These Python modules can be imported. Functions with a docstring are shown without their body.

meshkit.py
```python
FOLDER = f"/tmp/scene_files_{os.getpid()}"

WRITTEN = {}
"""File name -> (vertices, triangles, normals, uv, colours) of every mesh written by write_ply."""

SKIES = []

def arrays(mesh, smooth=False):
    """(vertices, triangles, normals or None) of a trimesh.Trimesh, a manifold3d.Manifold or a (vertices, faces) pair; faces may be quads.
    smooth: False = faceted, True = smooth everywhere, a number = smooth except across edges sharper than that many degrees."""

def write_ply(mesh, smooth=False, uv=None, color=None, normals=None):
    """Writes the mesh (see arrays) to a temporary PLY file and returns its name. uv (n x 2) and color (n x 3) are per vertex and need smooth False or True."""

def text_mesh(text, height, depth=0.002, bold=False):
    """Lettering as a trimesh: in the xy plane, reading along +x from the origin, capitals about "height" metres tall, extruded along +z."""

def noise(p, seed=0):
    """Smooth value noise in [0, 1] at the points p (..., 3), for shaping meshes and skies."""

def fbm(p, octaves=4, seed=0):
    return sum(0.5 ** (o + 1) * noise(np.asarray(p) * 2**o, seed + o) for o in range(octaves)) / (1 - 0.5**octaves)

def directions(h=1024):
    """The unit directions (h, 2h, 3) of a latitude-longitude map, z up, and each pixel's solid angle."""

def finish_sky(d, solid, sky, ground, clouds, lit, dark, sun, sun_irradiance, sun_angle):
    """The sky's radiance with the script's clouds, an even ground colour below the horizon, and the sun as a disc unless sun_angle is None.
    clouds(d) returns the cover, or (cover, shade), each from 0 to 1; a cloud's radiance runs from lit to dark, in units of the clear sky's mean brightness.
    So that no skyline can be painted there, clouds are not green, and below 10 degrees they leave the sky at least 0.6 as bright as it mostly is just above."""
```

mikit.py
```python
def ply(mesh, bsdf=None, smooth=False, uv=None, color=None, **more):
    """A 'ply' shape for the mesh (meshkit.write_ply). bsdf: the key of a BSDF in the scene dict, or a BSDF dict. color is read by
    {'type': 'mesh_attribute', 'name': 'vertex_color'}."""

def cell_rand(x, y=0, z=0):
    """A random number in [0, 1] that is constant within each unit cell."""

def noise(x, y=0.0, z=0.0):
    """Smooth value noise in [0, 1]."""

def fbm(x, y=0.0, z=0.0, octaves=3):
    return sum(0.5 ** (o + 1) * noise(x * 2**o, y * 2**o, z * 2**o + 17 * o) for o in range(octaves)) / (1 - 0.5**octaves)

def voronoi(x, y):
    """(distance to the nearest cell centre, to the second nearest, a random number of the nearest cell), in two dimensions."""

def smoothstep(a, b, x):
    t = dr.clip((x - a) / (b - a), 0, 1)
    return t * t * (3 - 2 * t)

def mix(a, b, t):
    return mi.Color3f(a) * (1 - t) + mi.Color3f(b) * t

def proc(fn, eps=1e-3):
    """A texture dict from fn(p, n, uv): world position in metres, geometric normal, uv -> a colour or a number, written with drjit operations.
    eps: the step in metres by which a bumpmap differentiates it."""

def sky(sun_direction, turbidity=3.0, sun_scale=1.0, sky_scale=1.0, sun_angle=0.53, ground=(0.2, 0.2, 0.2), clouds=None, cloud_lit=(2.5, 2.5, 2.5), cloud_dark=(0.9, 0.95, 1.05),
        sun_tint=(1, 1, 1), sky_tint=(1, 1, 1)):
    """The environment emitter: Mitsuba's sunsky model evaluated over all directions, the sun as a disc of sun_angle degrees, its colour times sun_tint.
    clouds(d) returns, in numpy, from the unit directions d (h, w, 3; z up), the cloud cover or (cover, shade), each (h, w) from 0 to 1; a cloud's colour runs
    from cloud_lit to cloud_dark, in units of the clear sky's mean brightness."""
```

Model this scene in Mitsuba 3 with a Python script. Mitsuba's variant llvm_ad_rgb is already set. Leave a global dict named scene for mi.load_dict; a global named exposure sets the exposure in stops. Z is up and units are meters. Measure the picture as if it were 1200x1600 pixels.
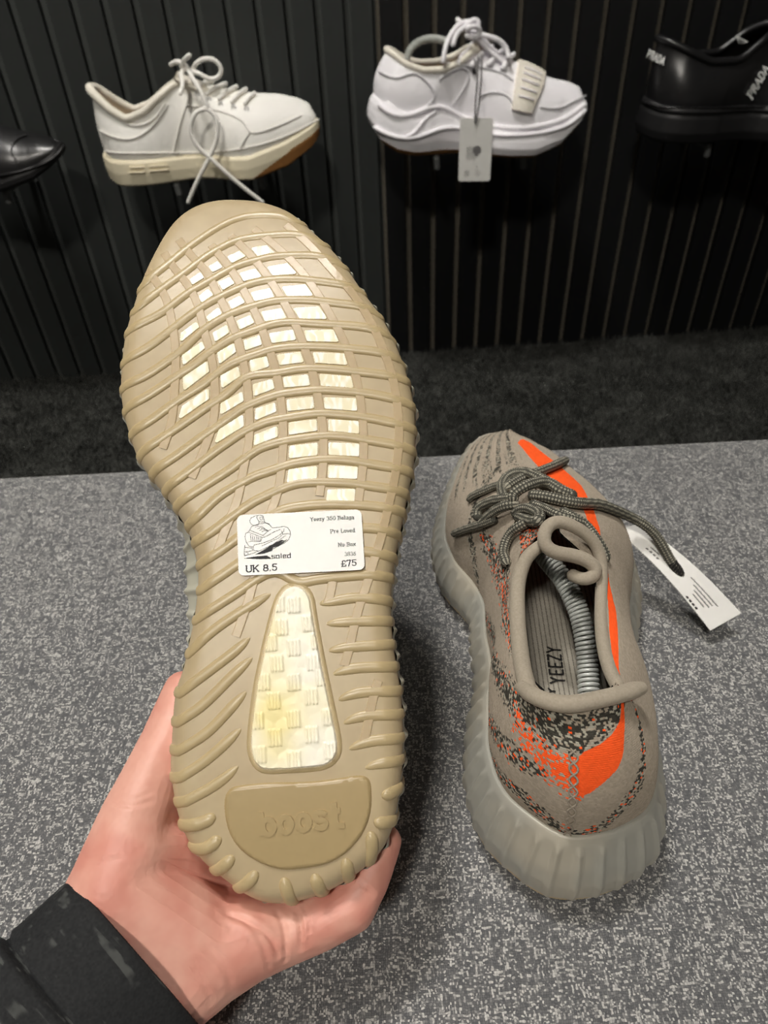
import math, random
import numpy as np
import trimesh, manifold3d, shapely
from shapely.geometry import Polygon, LineString, Point
from shapely import affinity
from scipy.spatial import cKDTree
from scipy.interpolate import splprep, splev, CubicSpline
import drjit as dr
import mitsuba as mi
import mikit, meshkit
from mikit import noise, fbm, smoothstep, mix, cell_rand, proc

rng = np.random.default_rng(7)
T = mi.ScalarTransform4f
scene, labels = {'type': 'scene'}, {}

# ---------------------------------------------------------------- camera, light, exposure
exposure = 2.1
FPX = 1109.0
PITCH, ROLL = math.radians(41.0), math.atan2(65, 1276)
ZB = 0.295                                   # top of the bench
EYE = np.array([0, 0, ZB + 0.345])
_U0 = np.array([0, math.sin(PITCH), math.cos(PITCH)])
FWD = np.array([0, math.cos(PITCH), -math.sin(PITCH)])
RIGHT = math.cos(ROLL) * np.array([1.0, 0, 0]) - math.sin(ROLL) * _U0
UP = math.cos(ROLL) * _U0 + math.sin(ROLL) * np.array([1.0, 0, 0])
scene['camera'] = {'type': 'thinlens', 'fov': 2 * math.degrees(math.atan(600 / FPX)), 'fov_axis': 'x', 'near_clip': 0.02, 'far_clip': 20.0,
                   'aperture_radius': 0.0008, 'focus_distance': 0.29,
                   'to_world': T().look_at(origin=EYE.tolist(), target=(EYE + FWD).tolist(), up=UP.tolist())}
CEIL = 2.45
WALL_Y = 1.175
LAMPS = [(-0.42, -1.00, 0.24, (44, 41.5, 37.5)), (-0.36, 0.60, 0.24, (32, 30.8, 29)), (-0.40, 0.20, 0.20, (9, 8.6, 7.9))]

# ---------------------------------------------------------------- helpers
def ray(px, py):
    d = FWD + RIGHT * ((px - 600) / FPX) - UP * ((py - 800) / FPX)
    return d

def P(px, py, d):
    return EYE + ray(px, py) * d

def at_z(px, py, z):
    r = ray(px, py)
    return EYE + r * ((z - EYE[2]) / r[2])

def at_y(px, py, y):
    r = ray(px, py)
    return EYE + r * (y / r[1])

def unit(v):
    v = np.asarray(v, float)
    return v / np.maximum(np.linalg.norm(v, axis=-1, keepdims=True), 1e-12)

_used = {}
def key(name, parent=None):
    base = f'{parent}__{name}' if parent else name
    n = _used.get(base, -1) + 1
    _used[base] = n
    return base if n == 0 else f'{base}_{n:03d}'

def add(name, mesh, mat, parent=None, label=None, cat=None, group=None, kind=None, smooth=30, **kw):
    k = key(name, parent)
    scene[k] = mesh if isinstance(mesh, dict) else mikit.ply(mesh, mat, smooth=smooth, **kw)
    tagk(k, label, cat, group, kind)
    return k

def tagk(k, label=None, cat=None, group=None, kind=None):
    d = {a: b for a, b in (('label', label), ('category', cat), ('group', group), ('kind', kind)) if b}
    if d:
        labels[k] = {**labels.get(k, {}), **d}

def thing(name, label, cat, group=None):
    k = key(name)
    tagk(k, label, cat, group)
    return k

def curve(pts, n=60, closed=False):
    pts = np.asarray(pts, float)
    if len(pts) == 2:
        return np.linspace(pts[0], pts[1], n)
    if closed:
        pts = np.vstack([pts, pts[:1]])
    d = np.concatenate([[0], np.cumsum(np.sqrt(np.linalg.norm(np.diff(pts, axis=0), axis=1)))])
    cs = CubicSpline(d, pts, bc_type='periodic' if closed else 'natural')
    s = np.linspace(0, d[-1], n * 8)
    p = cs(s)
    a = np.concatenate([[0], np.cumsum(np.linalg.norm(np.diff(p, axis=0), axis=1))])
    q = np.linspace(0, a[-1], n + (1 if closed else 0))
    out = np.stack([np.interp(q, a, p[:, i]) for i in range(p.shape[1])], 1)
    return out[:-1] if closed else out

def grid_faces(nu, nv, wrap_u=False, wrap_v=False):
    i, j = np.meshgrid(np.arange(nu if wrap_u else nu - 1), np.arange(nv if wrap_v else nv - 1), indexing='ij')
    a, b = (i + 1) % nu, (j + 1) % nv
    q = np.stack([i * nv + j, a * nv + j, a * nv + b, i * nv + b], -1).reshape(-1, 4)
    return np.vstack([q[:, [0, 1, 2]], q[:, [0, 2, 3]]])

def mesh_of(v, f):
    return trimesh.Trimesh(np.asarray(v, float), np.asarray(f, int), process=False)

def fix(m):
    if m.volume < 0:
        m.invert()
    return m

def frames(p, up=None, closed=False):
    if closed:
        t = unit(np.roll(p, -1, 0) - np.roll(p, 1, 0))
    else:
        t = unit(np.gradient(p, axis=0))
    if up is not None:
        u = np.broadcast_to(np.asarray(up, float), p.shape)
        b = unit(np.cross(t, u))
        return t, np.cross(b, t), b
    n0 = np.cross(t[0], [0.3, 0.2, 0.9])
    n = [n0 / np.linalg.norm(n0)]
    for k in range(1, len(p)):
        v = n[-1] - t[k] * (n[-1] @ t[k])
        n.append(v / np.linalg.norm(v))
    n = np.array(n)
    return t, n, np.cross(t, n)

def tube(p, r, sides=12, closed=False, cap=True, up=None, flat=1.0):
    """round tube along p; r scalar or per point; flat: ratio of the radius along 'up' """
    p = np.asarray(p, float)
    r = np.broadcast_to(r, len(p)).astype(float)
    t, n, b = frames(p, up, closed)
    if cap and not closed:                     # rounded ends
        es, e0, e1 = np.array([0.15, .5, .8, .95]), [], []
        p = np.vstack([[p[0] - t[0] * r[0] * .9 * (1 - e) for e in es], p, [p[-1] + t[-1] * r[-1] * .9 * (1 - e) for e in es[::-1]]])
        k = np.sqrt(1 - (1 - es) ** 2)
        r = np.concatenate([r[0] * k, r, r[-1] * k[::-1]])
        n = np.vstack([np.repeat(n[:1], 4, 0), n, np.repeat(n[-1:], 4, 0)])
        b = np.vstack([np.repeat(b[:1], 4, 0), b, np.repeat(b[-1:], 4, 0)])
    a = np.arange(sides) / sides * 2 * np.pi
    v = p[:, None] + r[:, None, None] * (np.cos(a)[None, :, None] * n[:, None] * flat + np.sin(a)[None, :, None] * b[:, None])
    f = grid_faces(len(p), sides, closed, True)
    v = v.reshape(-1, 3)
    if not closed:
        c0, c1 = len(v), len(v) + 1
        v = np.vstack([v, p[:1], p[-1:]])
        j = np.arange(sides)
        f = np.vstack([f, np.stack([j * 0 + c0, (j + 1) % sides, j], 1), np.stack([j * 0 + c1, j + (len(p) - 1) * sides, (j + 1) % sides + (len(p) - 1) * sides], 1)])
    return fix(mesh_of(v, f))

def box(size, center=(0, 0, 0), bevel=0.0):
    if bevel <= 0:
        m = trimesh.creation.box(size)
        m.apply_translation(center)
        return m
    s = np.asarray(size, float) / 2
    pts = []
    for ax in range(3):
        e = s - bevel
        e[ax] = s[ax]
        pts += [[x * e[0], y * e[1], z * e[2]] for x in (-1, 1) for y in (-1, 1) for z in (-1, 1)]
    m = trimesh.convex.convex_hull(np.array(pts))
    m.apply_translation(center)
    return m

def extrude(poly, h):
    ms = [trimesh.creation.extrude_polygon(g, h, engine='earcut') for g in getattr(poly, 'geoms', [poly]) if g.area > 0]
    return trimesh.util.concatenate(ms)

def place(mesh, origin, ex, ey, ez=None):
    ex, ey = unit(ex), unit(ey)
    ez = np.cross(ex, ey) if ez is None else ez
    m = np.eye(4)
    m[:3, 0], m[:3, 1], m[:3, 2], m[:3, 3] = ex, ey, ez, origin
    mesh = mesh.copy()
    mesh.apply_transform(m)
    return mesh

def cat(ms):
    return trimesh.util.concatenate(ms)

def soft(x, a, b):
    t = np.clip((np.asarray(x, float) - a) / (b - a), 0, 1)
    return t * t * (3 - 2 * t)

# a small stroke alphabet: capitals one unit tall, slab serifs where the lettering in the place has them
def arc(cx, cy, rx, ry, a0, a1, n=14):
    a = np.radians(np.linspace(a0, a1, n))
    return [(cx + rx * math.cos(t), cy + ry * math.sin(t)) for t in a]
G = {
    'U': (.8, [[(.1, 1), (.1, .3)] + arc(.4, .3, .3, .3, 180, 360) + [(.7, 1)]], [(.1, 1, .14), (.7, 1, .14)]),
    'K': (.85, [[(.12, 0), (.12, 1)], [(.7, 1), (.14, .42)], [(.32, .6), (.74, 0)]], [(.12, 0, .14), (.12, 1, .14), (.7, 1, .13), (.74, 0, .13)]),
    '8': (.68, [arc(.34, .74, .24, .24, 0, 360), arc(.34, .26, .28, .26, 0, 360)], []),
    '.': (.3, [[(.14, .03), (.15, .03)]], []),
    '5': (.68, [[(.58, 1), (.14, 1), (.12, .56)] + arc(.32, .33, .28, .31, 130, -150)], []),
    '3': (.68, [arc(.32, .75, .23, .24, 150, -80), arc(.32, .26, .27, .27, 80, -150)], []),
    '6': (.68, [arc(.34, .3, .26, .3, 0, 360), [(.54, .97), (.28, .82), (.1, .5), (.08, .3)]], []),
    '0': (.68, [arc(.34, .5, .26, .5, 0, 360)], []),
    '7': (.66, [[(.08, .86), (.08, 1), (.6, 1), (.26, 0)]], []),
    '£': (.7, [[(.62, .78)] + arc(.42, .76, .2, .23, 20, 180) + [(.26, .3), (.1, 0), (.66, 0), (.66, .16)], [(.08, .45), (.5, .45)]], []),
    'Y': (.8, [[(.1, 1), (.4, .5), (.4, 0)], [(.7, 1), (.4, .5)]], [(.1, 1, .13), (.7, 1, .13), (.4, 0, .15)]),
    'e': (.58, [[(.08, .36), (.5, .36)] + arc(.29, .35, .22, .33, 10, 315)], []),
    'z': (.56, [[(.08, .56), (.08, .68), (.46, .68), (.08, .02), (.48, .02), (.48, .14)]], []),
    'y': (.6, [[(.08, .68), (.3, .05)], [(.52, .68), (.26, -.2), (.1, -.28)]], [(.08, .68, .1), (.52, .68, .1)]),
    'B': (.75, [[(.12, 0), (.12, 1)], [(.02, 1), (.4, 1)] + arc(.4, .76, .22, .24, 90, -90) + [(.12, .52)], [(.4, .52)] + arc(.42, .26, .24, .26, 90, -90) + [(.02, 0)]], []),
    'l': (.34, [[(.17, 0), (.17, 1), (.04, 1)]], [(.17, 0, .14)]),
    'u': (.64, [[(.04, .68), (.12, .68), (.12, .2)] + arc(.28, .2, .16, .2, 180, 300) + [(.5, .2), (.5, .68), (.4, .68)], [(.5, .2), (.5, 0), (.6, 0)]], []),
    'g': (.62, [arc(.28, .36, .2, .3, 0, 360), [(.56, .68), (.5, .68), (.5, -.1)] + arc(.3, -.1, .2, .16, 0, -150)], []),
    'a': (.58, [[(.12, .6)] + arc(.28, .5, .18, .18, 120, 0) + [(.46, 0), (.54, 0)], arc(.28, .2, .19, .2, 0, 360)], []),
    'P': (.72, [[(.12, 0), (.12, 1)], [(.02, 1), (.4, 1)] + arc(.4, .74, .24, .26, 90, -90) + [(.12, .48)]], [(.12, 0, .15)]),
    'r': (.5, [[(.04, .68), (.14, .68), (.14, 0)], [(.14, .4)] + arc(.34, .45, .2, .22, 180, 60)], [(.14, 0, .13)]),
    'L': (.66, [[(.14, 1), (.14, 0), (.58, 0), (.58, .2)]], [(.14, 1, .14)]),
    'o': (.58, [arc(.29, .34, .22, .34, 0, 360)], []),
    'v': (.58, [[(.06, .68), (.29, 0), (.52, .68)]], [(.06, .68, .1), (.52, .68, .1)]),
    'd': (.62, [arc(.28, .34, .2, .34, 0, 360), [(.4, 1), (.5, 1), (.5, 0), (.58, 0)]], []),
    'N': (.85, [[(.14, 0), (.14, 1), (.7, 0), (.7, 1)]], [(.14, 0, .13), (.1, 1, .1), (.7, 1, .14)]),
    'x': (.6, [[(.08, .68), (.5, 0)], [(.5, .68), (.08, 0)]], [(.08, .68, .09), (.5, .68, .09), (.08, 0, .09), (.5, 0, .09)]),
    's': (.54, [arc(.27, .52, .18, .17, 40, 270) + arc(.27, .17, .19, .18, 90, -140)], []),
    'b': (.62, [arc(.34, .34, .22, .34, 0, 360), [(.1, 1), (.1, 0)]], []),
    't': (.46, [[(.2, .92), (.2, .12), (.28, 0), (.42, 0)], [(.04, .66), (.42, .66)]], []),
    'E': (.68, [[(.6, 1), (.12, 1), (.12, 0), (.6, 0)], [(.12, .5), (.54, .5)]], []),
    'Z': (.7, [[(.08, 1), (.62, 1), (.06, 0), (.64, 0)]], []),
    'R': (.76, [[(.12, 0), (.12, 1)], [(.12, 1), (.4, 1)] + arc(.4, .74, .24, .26, 90, -90) + [(.12, .48)], [(.38, .48), (.68, 0)]], [(.12, 0, .1)]),
    'A': (.8, [[(.06, 0), (.4, 1), (.74, 0)], [(.18, .34), (.62, .34)]], [(.06, 0, .1), (.74, 0, .1)]),
    'D': (.78, [[(.12, 0), (.12, 1), (.36, 1)] + arc(.36, .5, .33, .5, 90, -90) + [(.12, 0)]], []),
}
SQ = {'s': (.6, [[(.52, .66), (.1, .66), (.1, .36), (.52, .36), (.52, .04), (.08, .04)]], []), 'o': (.62, [[(.1, .04), (.1, .66), (.52, .66), (.52, .04), (.1, .04)]], []),
      'l': (.28, [[(.14, 0), (.14, 1)]], []), 'e': (.62, [[(.52, .04), (.1, .04), (.1, .66), (.52, .66), (.52, .36), (.1, .36)]], []), 'd': (.64, [[(.52, 1), (.52, .04), (.1, .04), (.1, .66), (.52, .66)]], [])}

def lettering(s, h, w=.13, serif=True, space=.06, glyphs=G):
    """(outline of the words, width): stroke width w, all in units of the capital height h"""
    x, parts = 0.0, []
    for c in s:
        if c == ' ':
            x += .42
            continue
        adv, strokes, ser = glyphs[c]
        for st in strokes:
            parts.append(LineString([(x + a, b) for a, b in st]).buffer(w / 2, cap_style='square' if len(st) > 2 or serif else 'flat', join_style='mitre' if glyphs is SQ else 'round', quad_segs=3))
        if serif:
            for (a, b, r) in ser:
                parts.append(LineString([(x + a - r, b), (x + a + r, b)]).buffer(w * .42, cap_style='flat'))
        x += adv + space
    g = shapely.union_all(parts)
    return affinity.scale(g, h, h, origin=(0, 0)), (x - space) * h

# ---------------------------------------------------------------- materials
def mat(name, d, two=True):
    scene[name] = {'type': 'twosided', 'b': d} if two else d
    return name

def rgb(*c):
    """a colour read as 0-255 sRGB"""
    c = np.array(c, float) / 255
    return np.where(c <= .04045, c / 12.92, ((c + .055) / 1.055) ** 2.4).tolist()

def col(*c):
    return {'type': 'rgb', 'value': rgb(*c)}

def pr(color, rough=.5, spec=.5, **kw):
    return {'type': 'principled', 'base_color': color, 'roughness': rough, 'specular': spec, **kw}

def C3(c):
    return mi.Color3f(*rgb(*c))

mat('m_slat_grey', pr(col(48, 51, 50), .55, .3))
mat('m_slat_black', pr(col(17, 18, 19), .55, .3))
mat('m_back_black', pr(col(70, 73, 71), .9, .1))
mat('m_back_felt', pr(proc(lambda p, n, uv: mix(rgb(84, 80, 71), rgb(110, 105, 95), noise(p.x * 900, p.y * 900, p.z * 700))), .95, .05))
mat('m_plaster', pr(col(112, 110, 107), .9, .1))
mat('m_ceiling', pr(col(190, 188, 182), .9, .1))
mat('m_lampframe', pr(col(230, 230, 230), .4))
def carpet(p, n, uv):
    a = noise(p.x * 60, p.y * 60, 3) * .6 + noise(p.x * 500, p.y * 500, p.z * 300) * .4
    return mix(rgb(40, 41, 39), rgb(76, 77, 74), a)
mat('m_carpet', pr(proc(carpet), .95, .05))

def weave(p, n, uv):
    """plain weave of slubby yarn: (tone of the yarn on top, its height, large unevenness)"""
    k = 1 / .00098
    u = p.x * k + (noise(p.x * 210, p.y * 210, 2) - .5) * .9 + (noise(p.x * 800, p.y * 800, 6) - .5) * .5
    v = p.y * k + (noise(p.x * 210, p.y * 210, 4) - .5) * .9 + (noise(p.x * 800, p.y * 800, 8) - .5) * .5
    iu, iv = dr.floor(u), dr.floor(v)
    fu, fv = u - iu - .5, v - iv - .5
    hh = (.5 + .5 * dr.cos(math.pi * (u - .5 + iv))) * (1 - dr.square(fv) * 3.0)
    hv = (.5 - .5 * dr.cos(math.pi * (v - .5 + iu))) * (1 - dr.square(fu) * 3.0)
    th = cell_rand(iv, dr.floor((u + cell_rand(iv, 3) * 7) / 2.2), 1)
    tv = cell_rand(iu, dr.floor((v + cell_rand(iu, 9) * 7) / 2.2), 5)
    on = smoothstep(-.12, .12, hh - hv)
    return th * on + tv * (1 - on), dr.maximum(hh, hv), noise(p.x * 9, p.y * 9, 1)
def weave_col(p, n, uv):
    t, r, big = weave(p, n, uv)
    c = mix(rgb(96, 97, 100), rgb(222, 220, 216), smoothstep(.55, 1.0, t) * .62 + t * .20)
    return c * (.56 + .44 * r) * (.94 + .12 * big)
def weave_h(p, n, uv):
    t, r, big = weave(p, n, uv)
    return r + t * .25
mat('m_weave', {'type': 'bumpmap', 'scale': .00020, 't': proc(weave_h, 1.2e-4), 'b': pr(proc(weave_col), .85, .15, sheen=.3)})
mat('m_bench_base', pr(col(40, 38, 36), .6))

# ---------------------------------------------------------------- the room
def wall_yaw():
    a, b = at_z(60, 591, 0), at_z(1180, 513, 0)
    d = (b - a)[:2]
    return math.atan2(d[1], d[0])
YAW = float(np.clip(wall_yaw(), -.06, .06))
WX, WN = np.array([math.cos(YAW), math.sin(YAW), 0]), np.array([math.sin(YAW), -math.cos(YAW), 0])    # along the wall, out of the wall
W0 = np.array([0, WALL_Y, 0.0])
def wall_pt(px, py, out=0.0):
    """the point seen at that pixel, so far in front of the slats"""
    r = ray(px, py)
    return EYE + r * (((W0 + WN * out - EYE) @ WN) / (r @ WN))

def wall_slab(x0, x1, z0, z1, o0, o1):
    m = trimesh.creation.box((x1 - x0, o1 - o0, z1 - z0))
    m.apply_translation(((x0 + x1) / 2, -(o0 + o1) / 2, (z0 + z1) / 2))
    return place(m, W0, WX, -WN)

x_split = float((wall_pt(602, 400) - W0) @ WX)
XL, XR = -2.0, 2.0
add('floor', box((4.0, 3.2, .1), (0, -.35, -.05)), 'm_carpet', kind='structure', label='dark grey shaggy carpet between the bench and the slatted wall')
add('wall_back', wall_slab(XL, x_split, 0, CEIL, -.06, -.012), 'm_back_black', kind='structure', label='dark wall covered in upright acoustic slats')
add('felt_backing', wall_slab(x_split, XR, 0, CEIL, -.06, -.012), 'm_back_felt', 'wall_back')
slat_pl = {}
PITCH_S = .0400
x = x_split + .0145 + .010
xs = []
for k in range(-60, 60):
    xc = x_split + .020 + k * PITCH_S
    if abs(xc) < 1.15:
        xs.append(xc)
for xc in xs:
    m = wall_slab(xc - .0145, xc + .0145, .0, CEIL - .02, -.0125, 0.0) if xc < x_split else wall_slab(xc - .0150, xc + .0150, .0, CEIL - .02, -.0125, 0.0)
    add('slat', m, 'm_slat_grey' if xc < x_split else 'm_slat_black', 'wall_back', smooth=False)
add('wall_left', box((.1, 3.3, CEIL), (-2.05, -.4, CEIL / 2)), 'm_plaster', kind='structure')
add('wall_right', box((.1, 3.3, CEIL), (2.05, -.4, CEIL / 2)), 'm_plaster', kind='structure')
add('wall_front', box((4.2, .1, CEIL), (0, -2.0, CEIL / 2)), 'm_plaster', kind='structure')
add('ceiling', box((4.2, 3.5, .1), (0, -.35, CEIL + .05)), 'm_ceiling', kind='structure')
for i, (lx, ly, s, c) in enumerate(LAMPS):
    k = thing('ceiling_lamp', ['square white ceiling lamp behind the bench', 'square white ceiling lamp in front of the slatted wall', 'smaller square ceiling lamp above the held sneaker'][i], 'lamp', 'ceiling lamps')
    fr = trimesh.util.concatenate([box((s + .04, .02, .03), (0, sy * (s / 2 + .01), 0), .003) for sy in (-1, 1)] + [box((.02, s, .03), (sx * (s / 2 + .01), 0, 0), .003) for sx in (-1, 1)])
    fr.apply_translation((lx, ly, CEIL - .016))
    add('frame', fr, 'm_lampframe', k)
    dm = box((s, s, .006), (lx, ly, CEIL - .012))
    add('diffuser', mikit.ply(dm, 'm_lampframe', emitter={'type': 'area', 'radiance': {'type': 'rgb', 'value': list(c)}}), None, k)

# carpet pile: short fibres on the floor in view
def pile():
    n = 110000
    g = np.random.default_rng(3)
    p = np.stack([g.uniform(-.95, 1.05, n), g.uniform(.44, WALL_Y + .03, n), np.zeros(n)], 1)
    keep = (p - W0) @ WN > 0.002
    p = p[keep]
    n = len(p)
    big = meshkit.noise(p * [22, 22, 0] + 3)
    h = g.uniform(.004, .010, n) * (.7 + .8 * big)
    a = g.uniform(0, 2 * np.pi, n)
    w = g.uniform(.0006, .0014, n)
    lean = np.stack([g.normal(0, .5, n), g.normal(0, .5, n), np.ones(n)], 1)
    top = p + lean * h[:, None]
    side = np.stack([np.cos(a), np.sin(a), 0 * a], 1) * w[:, None]
    v = np.stack([p - side, p + side, top + side * .4, top - side * .4], 1).reshape(-1, 3)
    i = np.arange(n) * 4
    f = np.vstack([np.stack([i, i + 1, i + 2], 1), np.stack([i, i + 2, i + 3], 1)])
    return mesh_of(v, f)
add('carpet_pile', pile(), 'm_carpet', 'floor', kind='stuff', smooth=False)

# ---------------------------------------------------------------- the bench
bench = thing('bench', 'low bench upholstered in grey flecked woven fabric, under the sneakers', 'bench')
e0, e1 = at_z(0, 741, ZB), at_z(1200, 680, ZB)
BY = float((e0[1] + e1[1]) / 2)
def cushion(x0, x1, y0, y1, z0, z1, r):
    nx, ny = 120, 90
    def axis(a, b, n):
        e = np.concatenate([r * (1 - np.cos(np.linspace(0, np.pi / 2, 9))), np.linspace(r, b - a - r, n)[1:-1], (b - a) - (r * (1 - np.cos(np.linspace(np.pi / 2, 0, 9))))])
        return a + e
    X, Y = axis(x0, x1, nx), axis(y0, y1, ny)
    gx, gy = np.meshgrid(X, Y, indexing='ij')
    d = lambda g, a, b: np.clip(r - np.minimum(g - a, b - g), 0, r)
    dd = np.minimum(np.hypot(d(gx, x0, x1), d(gy, y0, y1)), r)
    z = z1 - (r - np.sqrt(np.maximum(r * r - dd * dd, 0)))
    inner = np.minimum(np.minimum(gx - x0, x1 - gx), np.minimum(gy - y0, y1 - gy))
    z = z + (meshkit.noise(np.stack([gx * 9, gy * 9, gx * 0], -1)) - .5) * .0012 * soft(inner, .03, .1)
    top = np.stack([gx, gy, z], -1).reshape(-1, 3)
    f = grid_faces(len(X), len(Y))
    m = mesh_of(top, f)
    n = len(X) * len(Y)
    ring = np.concatenate([np.arange(0, len(Y)), np.arange(1, len(X)) * len(Y) + len(Y) - 1, (len(X) - 1) * len(Y) + np.arange(len(Y) - 2, -1, -1), np.arange(len(X) - 2, 0, -1) * len(Y)])
    low = top[ring].copy()
    low[:, 2] = z0
    v = np.vstack([top, low])
    k = np.arange(len(ring))
    k2 = (k + 1) % len(ring)
    f2 = np.vstack([np.stack([ring[k], n + k, ring[k2]], 1), np.stack([ring[k2], n + k, n + k2], 1)])
    bot = len(v)
    v = np.vstack([v, [[(x0 + x1) / 2, (y0 + y1) / 2, z0]]])
    f3 = np.stack([n + k2, n + k, k * 0 + bot], 1)
    return mesh_of(v, np.vstack([f, f2[:, ::-1], f3[:, ::-1]]))
add('seat_cushion', cushion(-.85, .85, -.30, BY + .006, ZB - .11, ZB, .018), 'm_weave', bench, smooth=True)
add('base', box((1.62, BY + .26, ZB - .115), (0, (BY - .30) / 2, (ZB - .115) / 2 + .001), .006), 'm_bench_base', bench)
# ---------------------------------------------------------------- the pair of knit sneakers: one sole, traced once in its own plane, for both
TA, TB, TC, TD = (170, 300, 4.6154), (400, 300, 4.6154), (170, 540, 4.6154), (400, 540, 4.6154)
TE, TF, TG, TH, TI, TJ = (230, 780, 4.6154), (460, 780, 6.0), (240, 1000, 5.4545), (450, 1000, 5.4545), (240, 1200, 5.4545), (440, 1200, 5.4545)
TK = (380, 890, 5.0)
def tl(*spec):
    """tile, points, tile, points... -> pixels of the photograph"""
    out = []
    for t, pts in zip(spec[::2], spec[1::2]):
        out += [(t[0] + x / t[2], t[1] + y / t[2]) for x, y in pts]
    return np.array(out)

SA, SB = P(449, 1421, .250), P(376, 311, .302)
SV = unit(SB - SA)
SU = unit(RIGHT - SV * (RIGHT @ SV))
SW = np.cross(SU, SV)                         # out of the sole, towards the camera
SLEN = np.linalg.norm(SB - SA)
def spring(v):
    """how far the sole curls back at toe and heel"""
    return -.012 * np.clip((v - .72 * SLEN) / (.28 * SLEN), 0, 1.2) ** 2 - .003 * np.clip((.05 - v) / .05, 0, 1.2) ** 2
def flat(px, lift=0.0):
    """pixels -> (u, v) on the sole"""
    out = []
    for x, y in np.atleast_2d(px):
        r, w = ray(x, y), 0.0
        for _ in range(6):
            q = EYE + r * (((SA + SW * (w + lift) - EYE) @ SW) / (r @ SW)) - SA
            w = spring(q @ SV)
        out.append((q @ SU, q @ SV))
    return np.array(out)

OUT_PX = [(372, 311), (400, 313), (423, 318), (455, 331), (476, 348), (507, 376), (537, 409), (567, 452), (593, 487), (613, 522), (629, 560), (641, 599), (648, 634), (650, 673), (648, 716), (642, 751), (636, 781), (630, 812),
          (623, 845), (617, 879), (612, 925), (612, 971), (615, 1005), (620, 1040), (626, 1078), (629, 1113), (630.5, 1151), (630, 1185), (627, 1222), (617, 1282), (597, 1331), (551, 1373), (500, 1401), (451, 1414),
          (418, 1414), (385, 1402), (348, 1376), (316, 1349), (293, 1318), (277, 1280), (269, 1243), (264, 1205), (265, 1172), (268, 1117), (274, 1073), (282, 1051), (289, 1021), (299, 975), (306, 925), (307, 894),
          (302, 863), (293, 833), (278, 807), (258, 777), (227, 738), (210, 709), (199, 677), (190, 642), (186, 603), (187, 577), (190, 543), (197, 508), (205, 482), (216, 447), (230, 413), (246, 382), (265, 353), (287, 332), (312, 319), (342, 312)]
NO = 480
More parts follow.
